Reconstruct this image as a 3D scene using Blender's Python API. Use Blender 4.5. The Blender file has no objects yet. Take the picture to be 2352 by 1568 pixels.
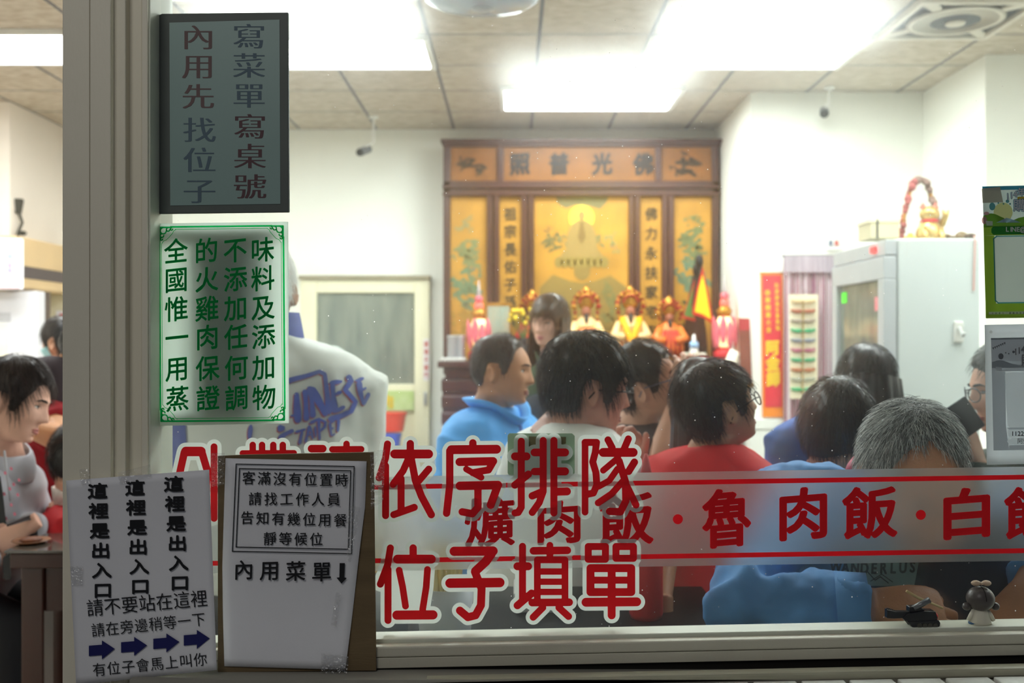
import bpy, bmesh, math, random
import numpy as np
from mathutils import Vector, Matrix, Euler
from mathutils.bvhtree import BVHTree

random.seed(7); RNG = np.random.default_rng(7)
S = bpy.context.scene
C = S.collection
F, CX, CY, CZ = 2286.667, 1176.0, 784.0, 1.3      # 35 mm lens on 36 mm, 2352 px wide; camera height
GY = 1.45                                          # distance of the shop window

# ------------------------------------------------------------------ camera
cd = bpy.data.cameras.new('camera'); cam = bpy.data.objects.new('camera', cd); C.objects.link(cam)
cam.location = (0, 0, CZ); cam.rotation_euler = (math.pi/2, 0, 0)
cd.sensor_width = 36; cd.lens = 35; cd.clip_start = 0.05; cd.clip_end = 60
cd.dof.use_dof = True; cd.dof.focus_distance = 1.46; cd.dof.aperture_fstop = 4.6
S.camera = cam
# ------------------------------------------------------------------ view
S.view_settings.view_transform = 'Standard'; S.view_settings.look = 'None'
S.view_settings.exposure = 0.3; S.view_settings.gamma = 1.0; S.view_settings.use_curve_mapping = False
S.cycles.max_bounces = 8; S.cycles.diffuse_bounces = 4; S.cycles.transparent_max_bounces = 16
S.cycles.caustics_reflective = False; S.cycles.caustics_refractive = True
S.cycles.sample_clamp_indirect = 6.0
# ------------------------------------------------------------------ dim night street outside
w = bpy.data.worlds.new('world'); S.world = w; w.use_nodes = True
w.node_tree.nodes['Background'].inputs[0].default_value = (0.75, 0.82, 1.0, 1)
w.node_tree.nodes['Background'].inputs[1].default_value = 0.07
ld = bpy.data.lights.new('street_lamp', 'AREA'); ld.energy = 14; ld.size = 1.2; ld.color = (1.0, 0.97, 0.9)
lo = bpy.data.objects.new('street_lamp', ld); C.objects.link(lo)
lo.location = (-0.9, -0.9, 3.1); lo.rotation_euler = Vector((0.6, 2.2, -2.0)).to_track_quat('-Z', 'Y').to_euler()
LAMP = 21.0                                        # radiance of the ceiling lamps inside

# ------------------------------------------------------------------ helpers
def srgb(h):
    if isinstance(h, (tuple, list)): return tuple(h[:3])
    h = h.lstrip('#'); c = [int(h[i:i+2], 16)/255 for i in (0, 2, 4)]
    return tuple(x/12.92 if x <= .04045 else ((x+.055)/1.055)**2.4 for x in c)
def P(u, v, Y): return Vector(((u-CX)/F*Y, Y, CZ-(v-CY)/F*Y))
def px(u, Y): return (u-CX)/F*Y
def pz(v, Y): return CZ-(v-CY)/F*Y
def sst(a, b, x):
    t = np.clip((x-a)/(b-a), 0, 1); return t*t*(3-2*t)

MATS = {}
def newmat(name):
    m = bpy.data.materials.new(name); m.use_nodes = True
    nt = m.node_tree; nt.nodes.clear()
    out = nt.nodes.new('ShaderNodeOutputMaterial')
    return m, nt, out
def N(nt, t, **kw):
    n = nt.nodes.new('ShaderNode'+t)
    for k, v in kw.items():
        if k.startswith('i_'): n.inputs[k[2:].replace('_', ' ')].default_value = v
        else: setattr(n, k, v)
    return n
def mat(name, col, rough=.6, var=.07, scale=9., bump=0., bscale=80., metal=0., spec=.35, trans=0., emit=0., tl=0., sheen=0., stretch=None, col2=None, coat=0.):
    if name in MATS: return MATS[name]
    m, nt, out = newmat(name); c = srgb(col); L = nt.links.new
    tc = N(nt, 'TexCoord'); src = tc.outputs['Object']
    if stretch:
        mp = N(nt, 'Mapping'); mp.inputs['Scale'].default_value = stretch; L(src, mp.inputs[0]); src = mp.outputs[0]
    no = N(nt, 'TexNoise'); no.inputs['Scale'].default_value = scale; no.inputs['Detail'].default_value = 5; L(src, no.inputs['Vector'])
    mx = N(nt, 'Mix', data_type='RGBA')
    a = [max(0, x*(1-var)) for x in c]; b = [min(1, x*(1+var)) for x in c]
    if col2 is not None: a, b = c, srgb(col2)
    mx.inputs[6].default_value = (*a, 1); mx.inputs[7].default_value = (*b, 1)
    cr = N(nt, 'MapRange'); cr.inputs[1].default_value = .3; cr.inputs[2].default_value = .7; L(no.outputs[0], cr.inputs[0]); L(cr.outputs[0], mx.inputs[0])
    p = N(nt, 'BsdfPrincipled'); L(mx.outputs[2], p.inputs['Base Color'])
    p.inputs['Roughness'].default_value = rough; p.inputs['Metallic'].default_value = metal; p.inputs['Specular IOR Level'].default_value = spec
    p.inputs['Transmission Weight'].default_value = trans; p.inputs['Sheen Weight'].default_value = sheen; p.inputs['Coat Weight'].default_value = coat
    if emit: L(mx.outputs[2], p.inputs['Emission Color']); p.inputs['Emission Strength'].default_value = emit
    if bump:
        n2 = N(nt, 'TexNoise'); n2.inputs['Scale'].default_value = bscale; n2.inputs['Detail'].default_value = 4; L(src, n2.inputs['Vector'])
        bp = N(nt, 'Bump'); bp.inputs['Strength'].default_value = bump; bp.inputs['Distance'].default_value = .01; L(n2.outputs[0], bp.inputs['Height']); L(bp.outputs[0], p.inputs['Normal'])
    sh = p.outputs[0]
    if tl:
        t = N(nt, 'BsdfTranslucent'); L(mx.outputs[2], t.inputs[0]); ms = N(nt, 'MixShader'); ms.inputs[0].default_value = tl
        L(sh, ms.inputs[1]); L(t.outputs[0], ms.inputs[2]); sh = ms.outputs[0]
    L(sh, out.inputs[0]); MATS[name] = m
    return m

class MB:
    """collects shapes into one mesh"""
    def __init__(s): s.v = []; s.f = []
    def add(s, V, Fc):
        b = len(s.v); s.v.extend([tuple(map(float, p)) for p in V]); s.f.extend([tuple(b+i for i in q) for q in Fc]); return s
    def box(s, x0, x1, y0, y1, z0, z1, M=None):
        V = [(x, y, z) for z in (z0, z1) for y in (y0, y1) for x in (x0, x1)]
        if M: V = [M @ Vector(p) for p in V]
        return s.add(V, [(0, 2, 3, 1), (4, 5, 7, 6), (0, 1, 5, 4), (2, 6, 7, 3), (0, 4, 6, 2), (1, 3, 7, 5)])
    def loft(s, rings, cap=True, closed=True):
        n = len(rings[0]); V = [p for r in rings for p in r]; Fc = []
        for i in range(len(rings)-1):
            for j in range(n if closed else n-1):
                k = (j+1) % n; Fc.append((i*n+j, i*n+k, (i+1)*n+k, (i+1)*n+j))
        if cap and closed: Fc += [tuple(range(n))[::-1], tuple((len(rings)-1)*n+j for j in range(n))]
        return s.add(V, Fc)
    def tube(s, pts, radii, n=10, flat=None, up=None):
        pts = [Vector(p) for p in pts]
        if not hasattr(radii, '__len__'): radii = [radii]*len(pts)
        rings = []; u = None
        for i, p in enumerate(pts):
            d = (pts[min(i+1, len(pts)-1)]-pts[max(i-1, 0)]).normalized()
            if u is None:
                a = Vector(up) if up is not None else (Vector((0, 0, 1)) if abs(d.z) < .9 else Vector((0, 1, 0)))
                u = (a-d*a.dot(d)).normalized()
            else: u = (u-d*u.dot(d)).normalized()
            w_ = d.cross(u); r = radii[i]; fl = flat or 1.0
            rings.append([p+u*(r*fl*math.cos(t))+w_*(r*math.sin(t)) for t in [2*math.pi*k/n for k in range(n)]])
        return s.loft(rings)
    def ell(s, c, r, nu=18, nv=12, M=None):
        c = Vector(c); V = []; Fc = []
        if not hasattr(r, '__len__'): r = (r, r, r)
        for i in range(nv+1):
            t = math.pi*i/nv
            for j in range(nu):
                f = 2*math.pi*j/nu
                q = Vector((r[0]*math.sin(t)*math.cos(f), r[1]*math.sin(t)*math.sin(f), r[2]*math.cos(t)))
                V.append((M @ q if M else q)+c)
        for i in range(nv):
            for j in range(nu):
                k = (j+1) % nu; Fc.append((i*nu+j, (i+1)*nu+j, (i+1)*nu+k, i*nu+k))
        return s.add(V, Fc)
    def lathe(s, prof, c=(0, 0, 0), n=24, sx=1, sy=1, M=None):
        c = Vector(c); rings = []
        for r, z in prof:
            ring = [Vector((r*sx*math.cos(2*math.pi*k/n), r*sy*math.sin(2*math.pi*k/n), z)) for k in range(n)]
            rings.append([(M @ q if M else q)+c for q in ring])
        return s.loft(rings)
    def prism(s, poly, y0, y1):
        """polygon of (x, z) extruded from y0 to y1"""
        n = len(poly); V = [(x, y0, z) for x, z in poly]+[(x, y1, z) for x, z in poly]
        return s.add(V, [tuple(range(n)), tuple(range(2*n-1, n-1, -1))]+[(i, i+n, (i+1) % n+n, (i+1) % n) for i in range(n)])
    def build(s, name, m, parent=None, smooth=False, bevel=0., sub=0, solid=0., remesh=0., smoothit=0, displace=None, fix=False):
        me = bpy.data.meshes.new(name); me.from_pydata(s.v, [], s.f)
        for x in (m if isinstance(m, list) else [m]): me.materials.append(x)
        if fix:
            bm = bmesh.new(); bm.from_mesh(me); bmesh.ops.recalc_face_normals(bm, faces=bm.faces); bm.to_mesh(me); bm.free()
        if smooth: me.polygons.foreach_set('use_smooth', [True]*len(me.polygons))
        me.update()
        o = bpy.data.objects.new(name, me); C.objects.link(o)
        if parent is not None:
            o.parent = parent
            o.matrix_parent_inverse = Matrix.Translation(parent.location).inverted() if parent.parent is None else Matrix.Identity(4)
        if solid: q = o.modifiers.new('solid', 'SOLIDIFY'); q.thickness = solid; q.offset = 0
        if bevel: q = o.modifiers.new('bevel', 'BEVEL'); q.width = bevel; q.segments = 2; q.limit_method = 'ANGLE'
        if remesh: q = o.modifiers.new('remesh', 'REMESH'); q.mode = 'VOXEL'; q.voxel_size = remesh; q.use_smooth_shade = True
        if sub: q = o.modifiers.new('sub', 'SUBSURF'); q.levels = q.render_levels = sub
        if smoothit: q = o.modifiers.new('smooth', 'SMOOTH'); q.factor = .5; q.iterations = smoothit
        if displace:
            sz, st = displace
            t = bpy.data.textures.new(name+'_folds', 'CLOUDS'); t.noise_scale = sz; t.noise_depth = 2
            q = o.modifiers.new('folds', 'DISPLACE'); q.texture = t; q.strength = st; q.mid_level = .5; q.texture_coords = 'LOCAL'
            t = bpy.data.textures.new(name+'_creases', 'WOOD'); t.wood_type = 'BANDNOISE'; t.noise_scale = sz*1.3; t.turbulence = 9; t.noise_basis_2 = 'SIN'
            q = o.modifiers.new('creases', 'DISPLACE'); q.texture = t; q.strength = st*.42; q.mid_level = .5; q.texture_coords = 'LOCAL'
        return o

def tag(o, label=None, cat=None, group=None, kind=None):
    if label: o['label'] = label
    if cat: o['category'] = cat
    if group: o['group'] = group
    if kind: o['kind'] = kind
    return o
def thing(name, loc, label, cat, group=None):
    o = bpy.data.objects.new(name, None); C.objects.link(o); o.location = loc; o.empty_display_size = .05
    return tag(o, label, cat, group)
def struct(o): o['kind'] = 'structure'; return o
def xform(fn, mb):
    mb.v = [tuple(fn(Vector(p))) for p in mb.v]; return mb
def dup(root, M, label, group=None):
    """copy of a thing with its parts and sub-parts; M moves it in the world"""
    r = root.copy(); C.objects.link(r); r.matrix_world = M @ root.matrix_basis; r['label'] = label
    if group: r['group'] = group
    for ch in root.children:
        c = ch.copy(); C.objects.link(c); c.parent = r; c.matrix_parent_inverse = ch.matrix_parent_inverse.copy()
        for g in ch.children:
            d = g.copy(); C.objects.link(d); d.parent = c; d.matrix_parent_inverse = g.matrix_parent_inverse.copy()
    return r
# ================================================================== room shell
M_wall = mat('wall_paint', '#f5f6ef', .7, .02, 2)
M_wallw = mat('side_wall_paint', '#f1e9dd', .7, .03, 2)
M_floor = mat('floor_tile', '#a9a296', .35, .12, 3)
M_frame = mat('window_frame_paint', '#bdb9a8', .42, .05, 6, .05, 300)
M_gasket = mat('dark_gasket', '#4b4a42', .7, .3, 60)
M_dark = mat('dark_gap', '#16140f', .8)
RX0, RX1, RYB, RZ = -4.4, 3.4, 7.75, 2.95

def ceiling_material():
    m, nt, out = newmat('ceiling_tiles'); L = nt.links.new
    geo = N(nt, 'NewGeometry'); sep = N(nt, 'SeparateXYZ'); L(geo.outputs['Position'], sep.inputs[0])
    def line(o, off, hw):
        a = N(nt, 'Math', operation='SUBTRACT'); L(o, a.inputs[0]); a.inputs[1].default_value = off
        b = N(nt, 'Math', operation='DIVIDE'); L(a.outputs[0], b.inputs[0]); b.inputs[1].default_value = .6
        c = N(nt, 'Math', operation='FRACT'); L(b.outputs[0], c.inputs[0])
        d = N(nt, 'Math', operation='SUBTRACT'); L(c.outputs[0], d.inputs[0]); d.inputs[1].default_value = .5
        e = N(nt, 'Math', operation='ABSOLUTE'); L(d.outputs[0], e.inputs[0])
        f = N(nt, 'Math', operation='GREATER_THAN'); L(e.outputs[0], f.inputs[0]); f.inputs[1].default_value = .5-hw
        return f.outputs[0]
    lx = line(sep.outputs[0], .148-6, .017); ly = line(sep.outputs[1], 7.75-12, .013)
    mxl = N(nt, 'Math', operation='MAXIMUM'); L(lx, mxl.inputs[0]); L(ly, mxl.inputs[1])
    no = N(nt, 'TexNoise'); no.inputs['Scale'].default_value = 14; no.inputs['Detail'].default_value = 6
    mp = N(nt, 'Mapping'); mp.inputs['Scale'].default_value = (1, 2.6, 1); L(geo.outputs['Position'], mp.inputs[0]); L(mp.outputs[0], no.inputs['Vector'])
    ra = N(nt, 'ValToRGB'); ra.color_ramp.elements[0].position = .35; ra.color_ramp.elements[1].position = .65
    ra.color_ramp.elements[0].color = (*srgb('#aea08c'), 1); ra.color_ramp.elements[1].color = (*srgb('#cbc2b2'), 1); L(no.outputs[0], ra.inputs[0])
    mx = N(nt, 'Mix', data_type='RGBA'); L(mxl.outputs[0], mx.inputs[0]); L(ra.outputs[0], mx.inputs[6]); mx.inputs[7].default_value = (*srgb('#5d6068'), 1)
    p = N(nt, 'BsdfPrincipled'); p.inputs['Roughness'].default_value = .85; L(mx.outputs[2], p.inputs['Base Color'])
    bp = N(nt, 'Bump'); bp.inputs['Strength'].default_value = .5; bp.inputs['Distance'].default_value = .006; L(no.outputs[0], bp.inputs['Height']); L(bp.outputs[0], p.inputs['Normal'])
    L(p.outputs[0], out.inputs[0]); return m

struct(MB().box(RX0, RX1, 1.2, RYB, -.1, 0).build('floor', M_floor))
struct(MB().box(RX0, RX1, 1.5, RYB+.15, RZ, RZ+.1).build('ceiling', ceiling_material()))
struct(MB().box(RX0, RX1, RYB, RYB+.15, 0, RZ).build('wall_back', M_wall))
struct(MB().box(RX1, RX1+.12, 1.5, RYB, 0, RZ).build('wall_right', M_wall))
struct(MB().box(RX0-.12, RX0, 1.5, RYB, 0, RZ).build('wall_left', M_wallw))
struct(MB().box(1.58, 2.72, 6.59, RYB-.002, 0, RZ-.002).build('wall_pier', M_wall))
struct(MB().box(2.72, RX1-.002, 5.72, RYB-.002, 0, RZ-.002).build('wall_pier_side', M_wall))
struct(MB().box(RX0+.002, -3.45, 6.84, RYB-.002, 0, RZ-.002).build('wall_recess', M_wallw))
mb = MB()                                           # tiled dado on the pier
mb.box(1.575, 2.72, 6.575, 6.592, 0, pz(985, 6.58)); mb.box(1.57, 2.72, 6.565, 6.592, pz(985, 6.57), pz(962, 6.57))
struct(mb.build('baseboard_pier', mat('dado_tile', '#e3e6e0', .3, .03), bevel=.004))
# front of the shop: wall below, above and beside the window
struct(MB().box(px(352, GY), RX1, 1.36, 1.47, 0, .838).build('wall_below_window', mat('front_wall', '#8d8a80', .8, .1, 5)))
struct(MB().box(RX0, RX1, 1.4, 1.5, 2.4, RZ+.1).build('wall_front', M_wall))
struct(MB().box(RX0, -1.75, 1.4, 1.5, 0, 2.4).build('wall_front_side', M_wall))
struct(MB().box(-9, 9, -3, 1.36, -.12, -.02).build('ground', mat('pavement', '#6e6c68', .8, .15, 4)))

# ------------------------------------------------------------------ ceiling lamps (recessed panels, 1.2 x 0.6 m)
M_lamp, _nt, _o = newmat('lamp_diffuser')
_e = N(_nt, 'Emission'); _e.inputs[0].default_value = (.95, .99, .975, 1); _e.inputs[1].default_value = LAMP; _nt.links.new(_e.outputs[0], _o.inputs[0])
M_white = mat('white_plastic', '#e9eae6', .45, .03)
def lamp(x0, y0, label):
    t = thing('ceiling_lamp', (x0+.6, y0+.3, RZ), label, 'ceiling lamp', 'recessed ceiling lamps')
    f = MB(); z0 = RZ-.03
    for a in ((x0, x0+1.2, y0, y0+.03), (x0, x0+1.2, y0+.57, y0+.6), (x0, x0+.03, y0+.03, y0+.57), (x0+1.17, x0+1.2, y0+.03, y0+.57)): f.box(*a, z0, RZ-.001)
    f.build('frame', M_white, t)
    MB().box(x0+.03, x0+1.17, y0+.03, y0+.57, RZ-.022, RZ-.004).build('diffuser', M_lamp, t)
XK = lambda k: .148+.6*k
YK = lambda k: 7.75-.6*k
lamp(-.08, YK(2)-.13, 'smallest bright ceiling lamp, above the shrine')
lamp(XK(1), YK(4), 'big glaring ceiling lamp between shrine and square ceiling fan')
lamp(XK(-3), YK(4), 'glaring ceiling lamp right beside the dark framed sign')
lamp(XK(-6)+.05, YK(4)-.1, 'glaring ceiling lamp seen through the open doorway')
lamp(XK(1), YK(7), 'ceiling lamp between the window and the big glaring one')
lamp(XK(-6)+.05, YK(7), 'ceiling lamp just inside the open doorway')
lamp(XK(-3), YK(6), 'ceiling lamp glaring along the top edge above the dark framed sign')
lamp(XK(3), YK(8), 'ceiling lamp near the window by the fridge')

# ------------------------------------------------------------------ window: frame, pane
TILT = .0205                                        # the sill climbs gently to the right
X0T = px(2150, 1.42)
def tilt(p): return Vector((p.x, p.y, p.z+TILT*(p.x-X0T)))
W0, W1 = px(345, 1.44), RX1
win = bpy.data.objects.new('window_1', None); C.objects.link(win); struct(win); win.location = (1.0, GY, .86)
M_sill = mat('inner_ledge_paint', '#cfd2c2', .4, .05, 14)
zL = .893
xform(tilt, MB().box(W0, W1, 1.416, 1.4545, zL-.012, zL)).build('ledge', M_sill, win, bevel=.0015)
xform(tilt, MB().box(W0, W1, 1.421, 1.4545, .8585, zL-.012)).build('groove', mat('dark_groove', '#8b8872', .7, .35, 40, stretch=(1, 8, 8)), win)  # coloured darker and more mottled than the ledge
xform(tilt, MB().box(W0, W1, 1.398, 1.44, .8722, .8875)).build('rail', M_frame, win, bevel=.0025)
xform(tilt, MB().box(W0, W1, 1.3985, 1.44, .857, .8716)).build('rail_lip', M_frame, win, bevel=.001)
xform(tilt, MB().box(W0, W1, 1.36, 1.381, .8385, .8528)).build('sill_profile', mat('sill_paint', '#a3a08c', .5, .1, 20, stretch=(.3, 6, 6)), win, bevel=.004)
xform(tilt, MB().box(W0, W1, 1.404, 1.4545, .80, .8565)).build('gap_shade', M_dark, win)  # near-black backing box; the shade of the opening is put into its colour
# pane with dust, wipe smears and forward scatter
def glass_material():
    m, nt, out = newmat('dirty_window_glass'); L = nt.links.new
    geo = N(nt, 'NewGeometry')
    tr = N(nt, 'BsdfTransparent'); tr.inputs[0].default_value = (.94, .985, .97, 1)
    tr2 = N(nt, 'BsdfTransparent'); tr2.inputs[0].default_value = (.99, 1, .99, 1)
    rfs = []
    for r_, io in ((.42, 1.14), (.66, 1.24)):
        q = N(nt, 'BsdfRefraction'); q.inputs['Roughness'].default_value = r_; q.inputs['IOR'].default_value = io; q.inputs[0].default_value = (.95, 1, 1, 1); rfs.append(q)
    rf = N(nt, 'MixShader'); rf.inputs[0].default_value = .45; L(rfs[0].outputs[0], rf.inputs[1]); L(rfs[1].outputs[0], rf.inputs[2])
    big = N(nt, 'TexNoise'); big.inputs['Scale'].default_value = 3.2; big.inputs['Detail'].default_value = 3; L(geo.outputs['Position'], big.inputs['Vector'])
    mp = N(nt, 'Mapping'); mp.inputs['Scale'].default_value = (90, 1, 4); mp.inputs['Rotation'].default_value = (0, .25, 0); L(geo.outputs['Position'], mp.inputs[0])
    st = N(nt, 'TexNoise'); st.inputs['Scale'].default_value = 2.0; st.inputs['Detail'].default_value = 2; L(mp.outputs[0], st.inputs['Vector'])
    a = N(nt, 'MapRange'); L(big.outputs[0], a.inputs[0]); a.inputs[1].default_value = .35; a.inputs[2].default_value = .7; a.inputs[3].default_value = .10; a.inputs[4].default_value = .21
    b = N(nt, 'MapRange'); L(st.outputs[0], b.inputs[0]); b.inputs[1].default_value = .45; b.inputs[2].default_value = .75; b.inputs[3].default_value = .97; b.inputs[4].default_value = 1.07
    fz = N(nt, 'Math', operation='MULTIPLY'); L(a.outputs[0], fz.inputs[0]); L(b.outputs[0], fz.inputs[1])
    m1 = N(nt, 'MixShader'); L(fz.outputs[0], m1.inputs[0]); L(tr.outputs[0], m1.inputs[1]); L(rf.outputs[0], m1.inputs[2])
    # specks of dust
    vo = N(nt, 'TexVoronoi', feature='F1'); vo.inputs['Scale'].default_value = 105; vo.inputs['Randomness'].default_value = 1; L(geo.outputs['Position'], vo.inputs['Vector'])
    s1 = N(nt, 'SeparateColor'); L(vo.outputs['Color'], s1.inputs[0])
    thr = N(nt, 'MapRange'); L(s1.outputs[0], thr.inputs[0]); thr.inputs[1].default_value = .35; thr.inputs[2].default_value = 1; thr.inputs[3].default_value = .0; thr.inputs[4].default_value = .10
    lt = N(nt, 'Math', operation='LESS_THAN'); L(vo.outputs['Distance'], lt.inputs[0]); L(thr.outputs[0], lt.inputs[1])
    dm = N(nt, 'Math', operation='MULTIPLY'); L(lt.outputs[0], dm.inputs[0]); dm.inputs[1].default_value = .6
    tl = N(nt, 'BsdfTranslucent'); tl.inputs[0].default_value = (1, 1, .97, 1); df = N(nt, 'BsdfDiffuse'); df.inputs[0].default_value = (.9, .9, .85, 1)
    md = N(nt, 'MixShader'); md.inputs[0].default_value = .3; L(tl.outputs[0], md.inputs[1]); L(df.outputs[0], md.inputs[2])
    # thin even dust film
    m3 = N(nt, 'MixShader'); m3.inputs[0].default_value = .02; L(m1.outputs[0], m3.inputs[1]); L(md.outputs[0], m3.inputs[2])
    m2 = N(nt, 'MixShader'); L(dm.outputs[0], m2.inputs[0]); L(m3.outputs[0], m2.inputs[1]); L(md.outputs[0], m2.inputs[2])
    # only the street side carries the film
    sp = N(nt, 'SeparateXYZ'); L(geo.outputs['True Normal'], sp.inputs[0])
    fr = N(nt, 'Math', operation='LESS_THAN'); L(sp.outputs[1], fr.inputs[0]); fr.inputs[1].default_value = -.5
    ps = N(nt, 'SeparateXYZ'); L(geo.outputs['Position'], ps.inputs[0])
    fy = N(nt, 'Math', operation='LESS_THAN'); L(ps.outputs[1], fy.inputs[0]); fy.inputs[1].default_value = GY+.0025
    m4 = N(nt, 'MixShader'); L(fy.outputs[0], m4.inputs[0]); L(tr2.outputs[0], m4.inputs[1]); L(m2.outputs[0], m4.inputs[2])
    L(m4.outputs[0], out.inputs[0]); return m
MB().box(W0-.01, W1, GY, GY+.005, .86, 2.4).build('pane', glass_material(), win)
# upright post of the window beside the doorway
def up(u0, u1, y0, name, m, y1=1.5, bev=.0012):
    return MB().box(px(u0, y0), px(u1, y0), y0, y1, 0, 2.4).build(name, m, win, bevel=bev)
M_post = mat('post_paint', '#e2dcc9', .45, .06, 5, .04, 250, stretch=(1, 1, .25))
up(143, 205.6, 1.385, 'post', M_post); up(206.4, 254, 1.385, 'post', M_post)
up(254, 262, 1.4, 'post_groove', M_gasket); up(261, 288, 1.397, 'post', M_post); up(287, 326, 1.412, 'post_recess', M_post)
up(325, 339, 1.402, 'post', M_post); up(338, 345, 1.406, 'post_edge', M_sill); up(344, 357, 1.43, 'seal', M_gasket)
# glazed tiles of the outside ledge
t_m = mat('ledge_tile', '#dfe0da', .3, .08, 30, .15, 120); led = bpy.data.objects.new('trim_1', None); C.objects.link(led); struct(led); led.location = (.8, 1.3, .838)
xform(tilt, MB().box(W0, W1, 1.20, 1.3595, .80, .8368)).build('mortar_bed', mat('mortar', '#8f8c80', .9, .2, 60), led)
tm = MB(); x = W0
while x < W1-.1:
    tm.box(x, x+.0585, 1.20, 1.357, .82, .8425); x += .0655
xform(tilt, tm).build('tile', t_m, led, bevel=.002)
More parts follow.
